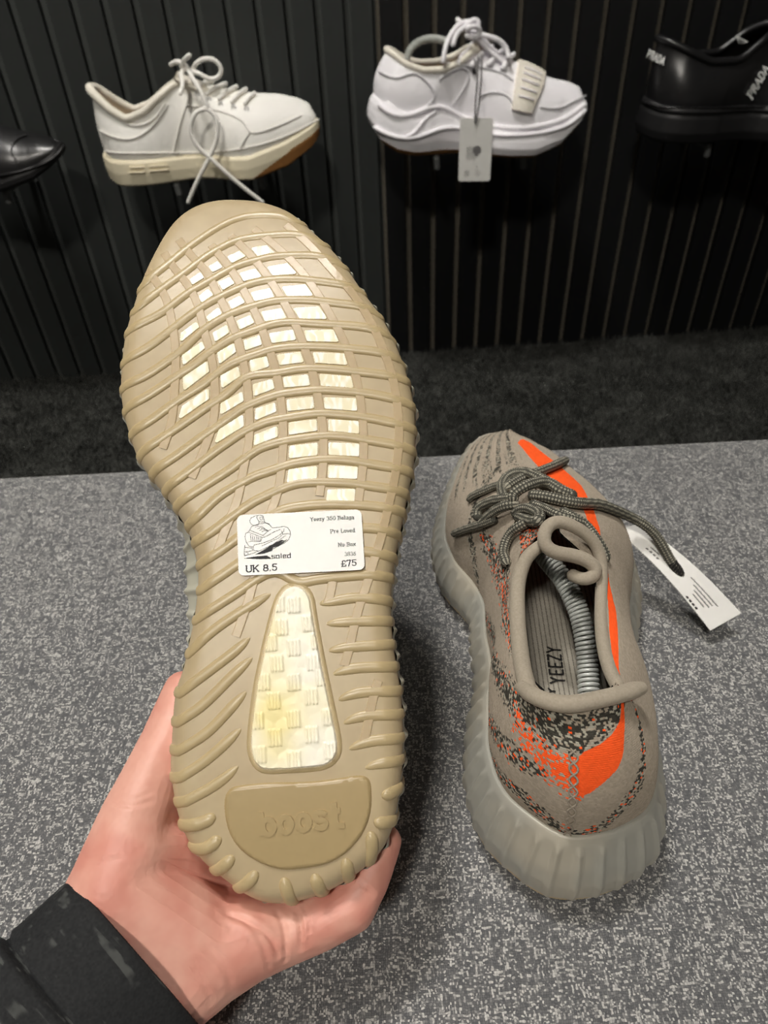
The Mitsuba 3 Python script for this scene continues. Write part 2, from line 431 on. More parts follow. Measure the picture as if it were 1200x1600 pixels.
OUT = curve(flat(OUT_PX, -.004), NO, closed=True)                 # clockwise as seen: toe, lateral side, heel, medial side
OUT_POLY = Polygon(OUT)
_o2 = unit(np.roll(OUT, -1, 0) - np.roll(OUT, 1, 0))
OUT_N = np.stack([-_o2[:, 1], _o2[:, 0]], 1)
if ((OUT_N * (OUT - OUT.mean(0))).sum() < 0):
    OUT_N = -OUT_N
for _ in range(10):
    OUT_N = unit(OUT_N + np.roll(OUT_N, 1, 0) + np.roll(OUT_N, -1, 0))
V0, V1 = OUT[:, 1].min(), OUT[:, 1].max()
U_MID = lambda v: np.interp(v, [0, .05, .11, .17, .22, .28], [.000, .0025, .0085, .008, .003, .001])
SPINE = np.stack([0 * OUT[:, 0], np.clip(OUT[:, 1], V0 + .036, V1 - .050)], 1)
SPINE[:, 0] = U_MID(SPINE[:, 1])
_tree = cKDTree(curve(OUT, 4000, closed=True))
RE = .0075                                                   # rounding of the sole's edge
def edge_drop(d):
    q = np.clip((RE - d) / RE, 0, 1)
    return RE * (1 - np.sqrt(np.maximum(1 - q * q, 0)))
def inside_d(uv):
    return _tree.query(uv)[0]
def sole_w(uv):
    return spring(uv[:, 1]) - edge_drop(inside_d(uv))

class Frame:
    """a shoe's own axes in the world: u across, v heel to toe, w out of the sole"""
    def __init__(self, o, u, v, w, s=1.0, mirror=False):
        self.o, self.u, self.v, self.w, self.s, self.m = o, u, v, w, s, -1 if mirror else 1
    def __call__(self, q):
        q = np.asarray(q, float) * self.s
        return self.o + q[..., :1] * self.m * self.u + q[..., 1:2] * self.v + q[..., 2:3] * self.w
HELD = Frame(SA, SU, SV, SW)

def sole_mesh(fr):
    f = np.concatenate([1 - (1 - np.linspace(0, .5, 16)) ** 1.0, np.linspace(.5, 1, 8)[1:]])
    f = np.concatenate([[0, .006, .015, .03, .05, .075, .1, .13, .17, .22, .28], np.linspace(.35, 1, 12)])
    rows = []
    for k in f:
        uv = OUT * (1 - k) + SPINE * k
        rows.append(np.column_stack([uv, sole_w(uv) if k > 0 else spring(uv[:, 1]) - RE]))
    v = np.array(rows)
    m = mesh_of(fr(v.reshape(-1, 3)), grid_faces(len(f), NO, False, True))
    return m

def midsole_h(v):
    """height of the sidewall from heel to toe"""
    return np.interp(v / SLEN, [0, .12, .35, .55, .75, .9, 1.0], [.046, .045, .040, .034, .030, .028, .026])

# where the cross ribs leave the outline, and evenly between: the sidewall's upright ribs
def side_profile(e, h):
    """offset of the sidewall outwards at the fraction e of its height, from the sole up"""
    return np.interp(e, [0, .15, .32, .55, .8, .93, 1.0], [0, .0006, .0008, -.0012, -.0045, -.0062, -.0085]) * (h / .045) ** .6

def waist(v):
    return np.exp(-((v - .121) / .026) ** 2)

def sidewall_mesh(fr, ribs=70, n=2100, ne=26):
    big = curve(OUT, n, closed=True)
    nn = np.stack([np.interp(np.arange(n) * NO / n, np.arange(NO + 1), np.append(OUT_N[:, i], OUT_N[0, i])) for i in (0, 1)], 1)
    ph = np.arange(n) / n * ribs
    e = np.linspace(0, 1, ne)
    medial = soft(-(big[:, 0] - U_MID(big[:, 1])), .0, .01)
    rows = []
    for x in e:
        h = midsole_h(big[:, 1])
        q = np.abs((ph + .5) % 1 - .5) * 2
        ridge = np.exp(-(q / .33) ** 2) * soft(x, -.05, .06) * (1 - soft(x, .84, .91))
        off = side_profile(x, h) + .0015 * ridge
        off = off + .0095 * medial * waist(big[:, 1]) * soft(x, 0, .55)
        rows.append(np.column_stack([big + nn * off[:, None], spring(big[:, 1]) - RE - (h - RE) * x]))
    # the lip at the top
    last = rows[-1].copy()
    last[:, :2] -= nn * .006
    last[:, 2] += .003
    rows.append(last)
    v = np.array(rows)
    return mesh_of(fr(v.reshape(-1, 3)), grid_faces(len(rows), n, False, True)[:, ::-1])

def on_sole(px, n=50, lift=0.0, tail=(0, 0)):
    """a curve over the sole through these pixels: points (u, v, w) and normals; tail: how far it runs on down the sidewall at its start and end"""
    c = curve(flat(px), n)
    return lay(c, lift, tail)

def lay(c, lift=0.0, tail=(0, 0)):
    keep = np.array([OUT_POLY.contains(Point(*q)) for q in c])
    c = c[keep] if keep.sum() > 3 else c
    d, idx = _tree.query(c)
    big = curve(OUT, 4000, closed=True)
    bn = np.stack([np.interp(np.arange(4000) * NO / 4000, np.arange(NO + 1), np.append(OUT_N[:, i], OUT_N[0, i])) for i in (0, 1)], 1)
    q = np.clip((RE - d) / RE, 0, 1)
    nrm = np.column_stack([bn[idx] * q[:, None], np.sqrt(1 - q * q)])
    pts = np.column_stack([c, spring(c[:, 1]) - edge_drop(d)])
    pts = pts + nrm * lift
    for end, L in ((0, tail[0]), (-1, tail[1])):
        if L > 0:
            o, nn = big[idx[end]], bn[idx[end]]
            q0 = q[end]
            a = np.linspace(math.asin(min(q0, 1)), math.pi / 2, 6)[1:]
            arcp = np.column_stack([o + nn * (RE * (np.sin(a)[:, None] - 1) + lift * np.sin(a)[:, None]), spring(o[1]) - RE * (1 - np.cos(a)) + lift * np.cos(a)])
            arcn = np.column_stack([nn * np.sin(a)[:, None], np.cos(a)])
            s = np.linspace(0, L, 6)[1:]
            h = midsole_h(o[1])
            off = side_profile(s / h, h) * 1.0 + lift
            dn = np.column_stack([o + nn * off[:, None], spring(o[1]) - RE - s])
            pp, pn = np.vstack([arcp, dn]), np.vstack([arcn, np.repeat([[nn[0], nn[1], 0]], len(dn), 0)])
            if end == 0:
                pts, nrm = np.vstack([pp[::-1], pts]), np.vstack([pn[::-1], nrm])
            else:
                pts, nrm = np.vstack([pts, pp]), np.vstack([nrm, pn])
    return pts, nrm

def rib_mesh(fr, pts, nrm, width, height, taper=(1, 1), sides=12):
    n = len(pts)
    s = np.linspace(0, 1, n)
    k = np.ones(n)
    arcl = np.concatenate([[0], np.cumsum(np.linalg.norm(np.diff(pts, axis=0), axis=1))])
    for end, on in ((0, taper[0]), (1, taper[1])):
        if on:
            x = (arcl if end == 0 else arcl[-1] - arcl) / (width * on)
            k *= np.sqrt(np.clip(1 - np.clip(1 - x, 0, 1) ** 2, .02, 1))
    t = unit(np.gradient(pts, axis=0))
    b = unit(np.cross(t, nrm))
    a = np.linspace(-.15 * np.pi, 1.15 * np.pi, sides)
    v = pts[:, None] + b[:, None] * (np.cos(a) * width / 2)[None, :, None] * k[:, None, None] + nrm[:, None] * (np.sin(a) * height - .0002)[None, :, None] * k[:, None, None]
    f = grid_faces(n, sides)
    vv = v.reshape(-1, 3)
    c0 = len(vv)
    vv = np.vstack([vv, pts[:1] - nrm[:1] * .0003, pts[-1:] - nrm[-1:] * .0003])
    j = np.arange(sides - 1)
    f = np.vstack([f, np.stack([j + 1, j, j * 0 + c0], 1), np.stack([(n - 1) * sides + j, (n - 1) * sides + j + 1, j * 0 + c0 + 1], 1)])
    m = mesh_of(fr(vv), f)
    return m

RIBS = [
    tl(TA, [(215, 680), (400, 545), (560, 415), (700, 315), (850, 228), (1000, 180)], TB, [(110, 172), (230, 185), (318, 205)]),
    tl(TA, [(175, 850), (250, 800), (400, 690), (560, 575), (700, 470), (920, 355)], TB, [(10, 325), (150, 312), (280, 310), (400, 330), (490, 362)]),
    tl(TA, [(130, 995), (250, 940), (400, 860), (560, 740), (700, 660), (920, 540)], TB, [(0, 497), (120, 470), (280, 460), (420, 462), (540, 485), (632, 518)]),
    tl(TA, [(90, 1215), (250, 1140), (400, 1035), (560, 912), (700, 815), (920, 705)], TB, [(0, 655), (120, 635), (280, 630), (400, 640), (600, 665), (770, 692)]),
    tl(TC, [(85, 292), (250, 225), (400, 130), (540, 22)], TA, [(700, 985), (920, 865)], TB, [(0, 820), (120, 790), (280, 780), (420, 785), (600, 805), (780, 830), (898, 868)]),
    tl(TC, [(95, 458), (300, 350), (500, 215), (620, 138)], TA, [(700, 1182), (810, 1105), (920, 1045)], TB, [(0, 995), (120, 955), (250, 940), (400, 948), (600, 960), (800, 980), (1000, 1030)]),
    tl(TC, [(140, 630), (300, 540), (500, 395), (630, 315), (720, 252), (860, 145)], TD, [(0, 65), (110, 30), (250, 10), (500, 10), (700, 25), (900, 50), (1070, 97)]),
    tl(TC, [(210, 782), (400, 655), (620, 505), (720, 435), (870, 332), (1000, 225)], TD, [(120, 200), (270, 175), (400, 165), (580, 173), (750, 190), (950, 215), (1120, 245)]),
    tl(TC, [(292, 920), (500, 785), (700, 640), (890, 505), (960, 455)], TD, [(60, 385), (180, 350), (300, 333), (450, 320), (600, 325), (800, 345), (1000, 385), (1160, 428)]),
    tl(TC, [(382, 1045), (600, 890), (750, 775), (870, 690), (970, 625)], TD, [(75, 552), (200, 525), (330, 503), (450, 490), (600, 497), (800, 520), (1000, 560), (1168, 597)]),
    tl(TC, [(470, 1155), (700, 1005), (900, 875)], TD, [(0, 757), (80, 722), (200, 690), (340, 668), (480, 652), (640, 655), (800, 680), (1000, 715), (1155, 750)]),
    tl(TE, [(275, 185), (373, 115)], TC, [(800, 1085), (1000, 968)], TD, [(0, 938), (100, 905), (240, 858), (340, 838), (480, 822), (640, 825), (800, 850), (1000, 882), (1135, 902)]),
    tl(TE, [(365, 293), (480, 225), (623, 118)], TD, [(0, 1118), (100, 1070), (230, 1015), (340, 990), (480, 985), (640, 990), (800, 1010), (1000, 1040), (1112, 1062)]),
    tl(TE, [(362, 470), (500, 390), (640, 290), (800, 170)], TD, [(180, 1190), (300, 1162), (480, 1145), (738, 1150), (900, 1165), (1060, 1190)]),
    tl(TE, [(375, 655), (520, 560), (650, 470), (850, 330), (1050, 240)], TF, [(300, 290), (640, 272), (800, 282), (985, 322)]),
    tl(TE, [(335, 872), (500, 770), (700, 640), (820, 560), (940, 528)], TF, [(30, 772), (150, 765), (300, 742), (500, 722), (700, 712), (905, 732)]),
    tl(TF, [(300, 500), (500, 492), (650, 490), (800, 512), (955, 542)]),
    tl(TE, [(290, 1115), (450, 970), (600, 860), (760, 760), (890, 682)]),
    tl(TF, [(235, 982), (400, 950), (600, 925), (895, 952)]),
    tl(TG, [(215, 455), (400, 320), (560, 200), (700, 90), (820, -20)]),
    tl(TF, [(300, 1170), (500, 1150), (895, 1142)]),
    tl(TG, [(195, 705), (400, 570), (560, 420), (700, 280), (840, 150)]),
    tl(TH, [(345, 92), (500, 65), (885, 40)]),
    tl(TG, [(205, 948), (400, 830), (520, 730), (650, 590), (790, 440)]),
    tl(TH, [(385, 292), (550, 245), (910, 232)]),
    tl(TG, [(225, 1172), (400, 1060), (560, 930), (745, 755)]),
    tl(TH, [(430, 512), (600, 452), (940, 442)]),
    tl(TI, [(270, 285), (450, 190), (600, 90), (720, -15)]),
    tl(TH, [(475, 712), (620, 655), (970, 642)]),
    tl(TH, [(520, 930), (700, 865), (978, 848)]),
    tl(TH, [(660, 1092), (800, 1052), (975, 1040)]),
    tl(TJ, [(850, 242), (930, 222), (1012, 200)]),
    tl(TJ, [(785, 452), (850, 470), (905, 472)]),
    tl(TI, [(525, 400), (430, 460), (225, 505)]),
    tl(TI, [(575, 588), (430, 690), (300, 705)]),
    tl(TI, [(685, 750), (580, 850), (490, 915)]),
    tl(TI, [(885, 880), (800, 980), (700, 1060)]),
    tl(TJ, [(755, 540), (775, 690), (758, 830)]),
    tl(TJ, [(540, 768), (562, 870), (575, 985)]),
    tl(TJ, [(272, 900), (308, 1000), (340, 1100)]),
    tl(TJ, [(15, 930), (45, 1050), (75, 1170)]),
]
STRIPS = [
    tl(TA, [(270, 560), (350, 660), (420, 790), (455, 930), (478, 1080)], TC, [(485, 150), (475, 340), (455, 540), (390, 745)]),
    tl(TA, [(400, 440), (480, 560), (560, 660), (630, 785), (672, 925), (702, 1050)], TC, [(742, 90), (765, 250), (768, 430), (750, 570), (700, 720), (600, 955)]),
    tl(TA, [(505, 345), (605, 470), (703, 580), (770, 703), (840, 840), (898, 975), (945, 1115)], TC, [(982, 170), (1006, 346), (1015, 520), (1012, 690), (975, 880), (935, 1090)], TE, [(590, 160), (500, 400)]),
    tl(TA, [(740, 385), (838, 508), (925, 628), (1002, 767), (1074, 910)], TB, [(70, 1062)], TC, [(1185, 112), (1225, 274)], TD, [(186, 438), (199, 608), (195, 770), (178, 935), (142, 1110)], TE, [(830, 260), (775, 560), (680, 880), (640, 990)]),
    tl(TA, [(880, 320), (1008, 443)], TB, [(60, 580), (160, 727), (246, 878), (318, 1037)], TD, [(375, 88), (423, 250), (454, 414), (482, 576), (487, 747), (481, 913), (458, 1085)]),
    tl(TB, [(-15, 270), (150, 400), (330, 578), (448, 742), (545, 905), (630, 1070)], TD, [(695, 130), (738, 300), (763, 468), (775, 630), (775, 795), (762, 958), (740, 1120)]),
    tl(TB, [(215, 240), (385, 385), (535, 550), (685, 720), (800, 890), (885, 1060)], TD, [(950, 120), (998, 290), (1022, 460), (1032, 620), (1022, 790), (1000, 950), (968, 1100)], TF, [(850, 200), (800, 400), (735, 610), (668, 830), (595, 1050)], TH, [(520, 80), (480, 220)]),
    tl(TF, [(360, 770), (330, 920)], TF, [(310, 980)]),
    tl(TH, [(768, 345), (712, 555), (668, 780), (640, 900)]),
]
C_ = lambda t, *c: tl(t, list(c))
CELLS = [
    C_(TA, (862, 470), (945, 430), (985, 465), (890, 512)), C_(TA, (1032, 408), (1135, 390), (1195, 445), (1080, 468)), C_(TA, (725, 540), (785, 505), (815, 545), (750, 577)), C_(TA, (592, 632), (660, 585), (682, 620), (607, 668)),
    C_(TA, (652, 757), (715, 705), (750, 745), (672, 795)), C_(TA, (795, 655), (870, 620), (903, 660), (825, 705)), C_(TA, (948, 590), (1055, 560), (1098, 612), (975, 642)), C_(TB, (85, 545), (225, 520), (290, 590), (125, 602)),
    C_(TA, (708, 905), (790, 840), (810, 880), (725, 935)), C_(TA, (868, 795), (945, 755), (978, 798), (890, 842)), C_(TA, (1030, 730), (1160, 700), (1190, 765), (1055, 785)), C_(TB, (192, 690), (355, 672), (408, 748), (225, 752)),
    C_(TA, (525, 1022), (630, 945), (650, 975), (520, 1080)), C_(TA, (755, 1020), (850, 965), (865, 1015), (770, 1078)), C_(TA, (928, 935), (1020, 895), (1045, 945), (948, 990)), C_(TB, (40, 870), (180, 845), (215, 910), (68, 932)), C_(TB, (272, 843), (450, 832), (510, 915), (318, 912)),
    C_(TC, (535, 75), (672, -22), (690, 20), (540, 140)), C_(TC, (790, 55), (900, -10), (912, 48), (800, 130)), C_(TA, (978, 1075), (1085, 1040), (1100, 1100), (988, 1140)), C_(TB, (100, 1025), (265, 1000), (285, 1065), (120, 1088)), C_(TB, (353, 1005), (555, 1000), (592, 1080), (372, 1075)),
    C_(TC, (540, 235), (710, 120), (720, 188), (545, 322)), C_(TC, (812, 222), (930, 160), (945, 220), (818, 305)), C_(TC, (1022, 112), (1135, 85), (1152, 150), (1032, 190)), C_(TD, (158, 72), (315, 52), (340, 118), (175, 138)), C_(TD, (415, 55), (630, 65), (655, 138), (430, 122)),
    C_(TC, (535, 440), (720, 315), (720, 385), (508, 530)), C_(TC, (815, 420), (960, 340), (968, 400), (810, 495)), C_(TC, (1045, 285), (1175, 250), (1190, 310), (1050, 362)), C_(TD, (203, 235), (370, 215), (385, 285), (207, 300)), C_(TD, (463, 212), (680, 230), (698, 302), (475, 288)),
    C_(TC, (800, 610), (965, 505), (970, 580), (768, 705)), C_(TC, (1065, 460), (1195, 418), (1205, 475), (1060, 535)), C_(TD, (228, 395), (405, 375), (415, 450), (230, 470)), C_(TD, (497, 380), (718, 388), (725, 468), (500, 452)),
    C_(TC, (1055, 650), (1212, 588), (1215, 655), (1050, 718)), C_(TD, (245, 560), (432, 540), (437, 612), (243, 640)), C_(TD, (528, 540), (735, 552), (740, 632), (530, 612)),
    C_(TD, (247, 730), (440, 708), (440, 788), (243, 810)), C_(TD, (528, 705), (740, 715), (740, 795), (530, 785)),
    C_(TD, (240, 900), (435, 875), (435, 955), (228, 988)), C_(TD, (528, 872), (730, 880), (725, 958), (525, 950)),
    C_(TD, (520, 1045), (712, 1040), (705, 1120), (512, 1118)),
]
WINDOW_PX = tl(TK, [(400, 125), (340, 145), (305, 180), (278, 222), (230, 370), (160, 660), (100, 960), (68, 1220), (58, 1360), (70, 1450), (108, 1528), (170, 1562), (300, 1563), (420, 1556), (600, 1540), (680, 1510), (728, 1455), (743, 1385), (715, 1200), (660, 940), (600, 640), (545, 330), (527, 225), (505, 180), (478, 150), (440, 130)])
MEDAL_PX = np.array([(372, 1227), (420, 1222), (470, 1221), (530, 1215), (565, 1211), (577, 1217), (581, 1233), (579, 1273), (557, 1317), (519, 1347), (477, 1357), (440, 1359), (405, 1348), (376, 1328), (357, 1299), (350, 1262), (352, 1243), (360, 1231)])

def cap_mesh(fr, uv, h, inset=.0004, relief=None, step=.0009):
    """a thin piece of outline uv lying on the sole, its edge rounded down, its face h above the sole"""
    poly = Polygon(uv).buffer(0)
    ring = np.array(poly.exterior.coords)[:-1]
    if relief is None and step is None:
        ins = poly.buffer(-inset)
    x0, y0, x1, y1 = poly.bounds
    gx, gy = np.meshgrid(np.arange(x0, x1, step), np.arange(y0, y1, step), indexing='ij')
    g = np.column_stack([gx.ravel(), gy.ravel()])
    g = g + (np.random.default_rng(1).random(g.shape) - .5) * step * .2
    inner = poly.buffer(-inset)
    keep = shapely.contains_xy(inner.buffer(-step * .45), g[:, 0], g[:, 1])
    def sample(p):
        L = p.exterior.length
        n = max(16, int(L / step))
        return np.array([p.exterior.interpolate(L * k / n).coords[0] for k in range(n)])
    a, b = sample(poly), sample(inner)
    pts = np.vstack([a, b, g[keep]])
    from scipy.spatial import Delaunay
    tri = Delaunay(pts).simplices
    c = pts[tri].mean(1)
    tri = tri[shapely.contains_xy(poly.buffer(1e-6), c[:, 0], c[:, 1])]
    z = np.concatenate([np.full(len(a), -.0003), np.full(len(b), h), np.full(keep.sum(), h)])
    if relief is not None:
        z[len(a):] += relief(pts[len(a):])
    w = sole_w(pts) + z
    v = np.column_stack([pts, w])
    q = v[tri]
    cr = np.cross(q[:, 1, :2] - q[:, 0, :2], q[:, 2, :2] - q[:, 0, :2])
    tri[cr < 0] = tri[cr < 0][:, ::-1]
    return mesh_of(fr(v), tri)

def rounded(uv, r=.0007):
    return np.array(Polygon(uv).buffer(-r).buffer(r, quad_segs=4).exterior.coords)[:-1]

# ---- the upper: base line on the sidewall's lip, rim line along ridge and collar, a bulged sheet between
def upper_lines(n):
    """u, v, w of the base line, clockwise from the toe tip, resampled so that half the points lie on each side"""
    big = curve(OUT, 2400, closed=True)
    nn = np.stack([np.interp(np.arange(2400) * NO / 2400, np.arange(NO + 1), np.append(OUT_N[:, i], OUT_N[0, i])) for i in (0, 1)], 1)
    toe, heel = int(np.argmax(big[:, 1] + .35 * big[:, 0] * 0)), int(np.argmin(big[:, 1]))
    def seg(a, b):
        idx = np.arange(a, b if b > a else b + 2400) % 2400
        return idx
    half = n // 2
    i1 = seg(toe, heel)
    i2 = seg(heel, toe)
    idx = np.concatenate([i1[np.linspace(0, len(i1), half, endpoint=False).astype(int)], i2[np.linspace(0, len(i2), half, endpoint=False).astype(int)]])
    b, nb = big[idx], nn[idx]
    h = midsole_h(b[:, 1])
    off = side_profile(1.0, h) - .001
    off = off + .0095 * soft(-(b[:, 0] - U_MID(b[:, 1])), .0, .01) * waist(b[:, 1])
    b2 = b + nb * off[:, None]
    for _ in range(6):
        b2 = (b2 + np.roll(b2, 1, 0) + np.roll(b2, -1, 0)) / 3
    return np.column_stack([b2, spring(b[:, 1]) - h + .003]), nb
# ---------------------------------------------------------------- the sneaker held up, sole to the camera
mat('m_sole', pr(proc(lambda p, n, uv: mix(rgb(186, 169, 135), rgb(176, 157, 125), fbm(p.x * 120, p.y * 120, p.z * 120))), .38, .5))
mat('m_rib', pr(col(180, 161, 122), .34, .5))
mat('m_strip', pr(col(182, 161, 126), .36, .5))
mat('m_side', pr(col(178, 176, 160), .34, .5))
mat('m_medal', pr(col(170, 149, 108), .36, .5))
def pod(p, n, uv):
    s = noise(uv.x * 900 + noise(uv.y * 300, uv.x * 300) * 2, uv.y * 220)
    return mix(rgb(240, 232, 200), rgb(254, 252, 240), smoothstep(.3, .8, s))
mat('m_pod', pr(proc(pod), .3, .5))
def foam(p, n, uv):
    f = smoothstep(.35, .75, fbm(uv.x * 60, uv.y * 60, 1)) * .35
    mid = smoothstep(.016, .0, dr.abs(uv.x + .0005)) * smoothstep(.125, .06, uv.y) * smoothstep(.04, .055, uv.y)
    return mix(rgb(252, 248, 232), rgb(246, 232, 170), dr.clip(f + mid * .75, 0, 1))
mat('m_foam', pr(proc(foam), .42, .4))
mat('m_label', pr(col(248, 247, 243), .45, .4))
mat('m_ink', pr(col(38, 38, 40), .6, .3))

held = thing('knit_sneaker', 'left sneaker held up by hand showing its ribbed tan outsole and white price sticker', 'sneaker')
add('outsole', sole_mesh(HELD), 'm_sole', held, smooth=True)
add('midsole', sidewall_mesh(HELD), 'm_side', held, label='greyish translucent sidewall', smooth=True)
for i, px in enumerate(RIBS):
    heel = i >= 31
    a, b = flat(px[:1]), flat(px[-1:])
    da, db = inside_d(a)[0], inside_d(b)[0]
    tails = [0, .016] if heel else [.016 if d < .009 else 0 for d in (da, db)]
    pts, nrm = on_sole(px, 44, 0, tails)
    w = .0048 if heel else .0042
    add('tread_rib', rib_mesh(HELD, pts, nrm, w, .0015 if heel else .0010, [0 if t else (.8 if heel else 2.2) for t in tails]), 'm_rib', held, smooth=True)
for px in STRIPS:
    pts, nrm = on_sole(px, 50)
    t = unit(np.gradient(pts, axis=0))
    b = unit(np.cross(t, nrm))
    w, h = .0017, .0005
    prof = [(-w, -.0003), (-w, h * .8), (-w + .00025, h), (w - .00025, h), (w, h * .8), (w, -.0003)]
    v = np.stack([pts + b * x + nrm * y for x, y in prof], 1)
    f = grid_faces(len(pts), len(prof))
    add('tread_bar', mesh_of(HELD(v.reshape(-1, 3)), f), 'm_strip', held, smooth=False)
def prism(fr, uv, h):
    """a flat little block lying on the sole"""
    iv_, f_ = trimesh.creation.triangulate_polygon(Polygon(uv), engine='earcut')
    iv_ = np.asarray(iv_)
    ring = np.asarray(uv)
    nr, nt_ = len(ring), len(iv_)
    z0, z1 = sole_w(ring) - .0004, sole_w(ring) + h * .75
    ins = np.array(ring) + unit(ring.mean(0) - ring) * .00018
    v = np.vstack([np.column_stack([ring, z0]), np.column_stack([ring, z1]), np.column_stack([ins, sole_w(ins) + h]), np.column_stack([iv_ + unit(ring.mean(0) - iv_) * .00018, sole_w(iv_) + h])])
    f_ = np.asarray(f_)
    q = iv_[f_]
    cr = (q[:, 1, 0] - q[:, 0, 0]) * (q[:, 2, 1] - q[:, 0, 1]) - (q[:, 1, 1] - q[:, 0, 1]) * (q[:, 2, 0] - q[:, 0, 0])
    f_[cr < 0] = f_[cr < 0][:, ::-1]
    side = grid_faces(3, nr, False, True)
    area = ((ring[:, 0] * np.roll(ring[:, 1], -1) - np.roll(ring[:, 0], -1) * ring[:, 1])).sum()
    if area > 0:
        side = side[:, ::-1]
    return mesh_of(fr(v), np.vstack([side, f_ + 3 * nr]))
for c in CELLS:
    uv = np.array(Polygon(flat(c)).buffer(.00035, join_style='mitre').buffer(-.0007).buffer(.0007, quad_segs=4).exterior.segmentize(.0012).coords)[:-1]
    m = prism(HELD, uv, .0005)
    loc = (m.vertices - SA)
    add('foam_pod', m, 'm_pod', held, smooth=False, uv=np.column_stack([loc @ SU, loc @ SV]))
# the foam window in the heel, with its pellets and moulded marks
MARKS = [(400, 280), (305, 450), (515, 420), (220, 575), (400, 610), (585, 560), (270, 735), (550, 725), (165, 880), (400, 880), (620, 840), (245, 1025), (535, 990), (115, 1180), (400, 1165), (670, 1150), (255, 1310), (540, 1285), (135, 1440), (405, 1480), (685, 1410), (280, 275)]
mk = flat(tl(TK, MARKS))
def foam_relief(uv):
    g = np.random.default_rng(5)
    c = np.array([(x + .0034 * (k % 2), y) for k, y in enumerate(np.arange(.04, .145, .0058)) for x in np.arange(-.03, .03, .0068)])
    c = c + g.normal(0, .0013, c.shape)
    d, _ = cKDTree(c).query(uv)
    z = .0007 * np.sqrt(np.clip(1 - (d / .0056) ** 2, 0, 1)) - .0005
    for m in mk:
        q = uv - m
        ins = soft(np.abs(q[:, 1]), .0034, .0028) * soft(np.abs(q[:, 0]), .0030, .0024)
        z = z * (1 - ins * .8) + ins * .0001
        for k in range(4):
            x = q[:, 0] - (k - 1.5) * .00125
            z += soft(np.abs(q[:, 1]), .0031, .0027) * .00075 * np.exp(-(x / .00034) ** 2)
    return z
wuv = flat(WINDOW_PX)
wuv = curve(wuv, 90, closed=True)
m = cap_mesh(HELD, wuv, .0016, .0007, foam_relief, .00042)
loc = m.vertices - SA
add('foam_window', m, 'm_foam', held, label='cream foam window in the heel', smooth=True, uv=np.column_stack([loc @ SU, loc @ SV]))
pts, nrm = lay(np.vstack([wuv, wuv[:2]]))
add('window_rim', rib_mesh(HELD, pts, nrm, .0030, .0008, (0, 0)), 'm_rib', held, smooth=True)
muv = curve(flat(MEDAL_PX), 120, closed=True)
# heel pad and its raised word
bw, bl = lettering('boost', .0078, .23, False, .10)
b0, bx, by = flat([(407, 1304)])[0], flat([(536, 1288)])[0], None
ex = unit(bx - b0)
ey = np.array([-ex[1], ex[0]])
k = np.linalg.norm(bx - b0) / bl
bw = affinity.affine_transform(bw, [ex[0] * k, ey[0], ex[1] * k, ey[1], b0[0], b0[1]])
pad = cap_mesh(HELD, muv, .0010, .0007, None, .0010)
add('heel_pad', pad, 'm_medal', held, smooth=True)
for g in getattr(bw, 'geoms', [bw]):
    e = extrude(g.simplify(.00004), .0007)
    v = e.vertices.copy()
    v[:, 2] += .0009 + spring(v[:, 1])
    e.vertices = HELD(v)
    add('raised_letter', e, 'm_medal', held, smooth=False)

# its price sticker
sk = thing('price_sticker', 'white rounded price sticker with black print stuck across the tan outsole', 'sticker')
TS = (360, 780, 5.2174)
STK = tl(TS, [(52, 130), (1075, 88), (1097, 575), (75, 632)])
suv = flat(STK, .0016)
S0, SEX, SEY = suv[0], (suv[1] - suv[0] + suv[2] - suv[3]) / 2, (suv[3] - suv[0] + suv[2] - suv[1]) / 2
SWID, SHEI = np.linalg.norm(SEX), np.linalg.norm(SEY)
sx, sy = unit(SEX), unit(SEY)
def stick(fr_pts, z):
    """sticker metres (x right, y down) -> world"""
    q = np.asarray(fr_pts, float)
    uv = S0 + q[:, :1] * sx + q[:, 1:2] * sy
    return HELD(np.column_stack([uv, np.full(len(uv), z)]))
ZS = .0014
rr = shapely.box(0, 0, SWID, SHEI).buffer(-.0023).buffer(.0023, quad_segs=8)
def stuck(poly, z0, h):
    e = extrude(poly, h)
    v = e.vertices.copy()
    e.vertices = np.array([stick(v[:, :2], 0)])[0] + np.outer(v[:, 2] + z0, SW)
    return fix(e)
add('paper', stuck(rr, ZS, .00018), 'm_label', sk, smooth=False)
CW, CH = 1022.0, 505.0        # the sticker's own size in the crop it was read from
_c = np.linalg.inv(np.array([[1023, 22.5], [-42, 494.5]]))
def sp(pts):
    """crop pixels -> sticker metres"""
    q = np.array(pts, float) - [52, 130]
    ab = q @ _c.T
    return ab * [SWID, SHEI]
def word(s, left, right, base, h, w=.15, serif=True, glyphs=G):
    g, L = lettering(s, 1.0, w, serif, .07, glyphs)
    a, b = sp([(left, base[0]), (right, base[1])])
    hh = h / CH * SHEI
    kx = np.linalg.norm(b - a) / L
    d = unit(b - a)
    e = np.array([d[1], -d[0]])
    g = affinity.affine_transform(g, [d[0] * kx, e[0] * hh, d[1] * kx, e[1] * hh, a[0], a[1]])
    add('print', stuck(g, ZS + .00019, .00003), 'm_ink', sk, smooth=False)
word('Yeezy 350 Beluga', 655, 1016, (184, 168), 30, .17)
word('Pre Loved', 820, 1022, (284, 276), 30, .17)
word('No Box', 882, 1027, (394, 388), 30, .17)
word('3836', 934, 1028, (470, 466), 30, .15)
word('£75', 905, 1032, (556, 548), 48, .16)
word('UK 8.5', 134, 388, (596, 582), 52, .17)
word('soled', 340, 500, (488, 482), 40, .15, False, SQ)
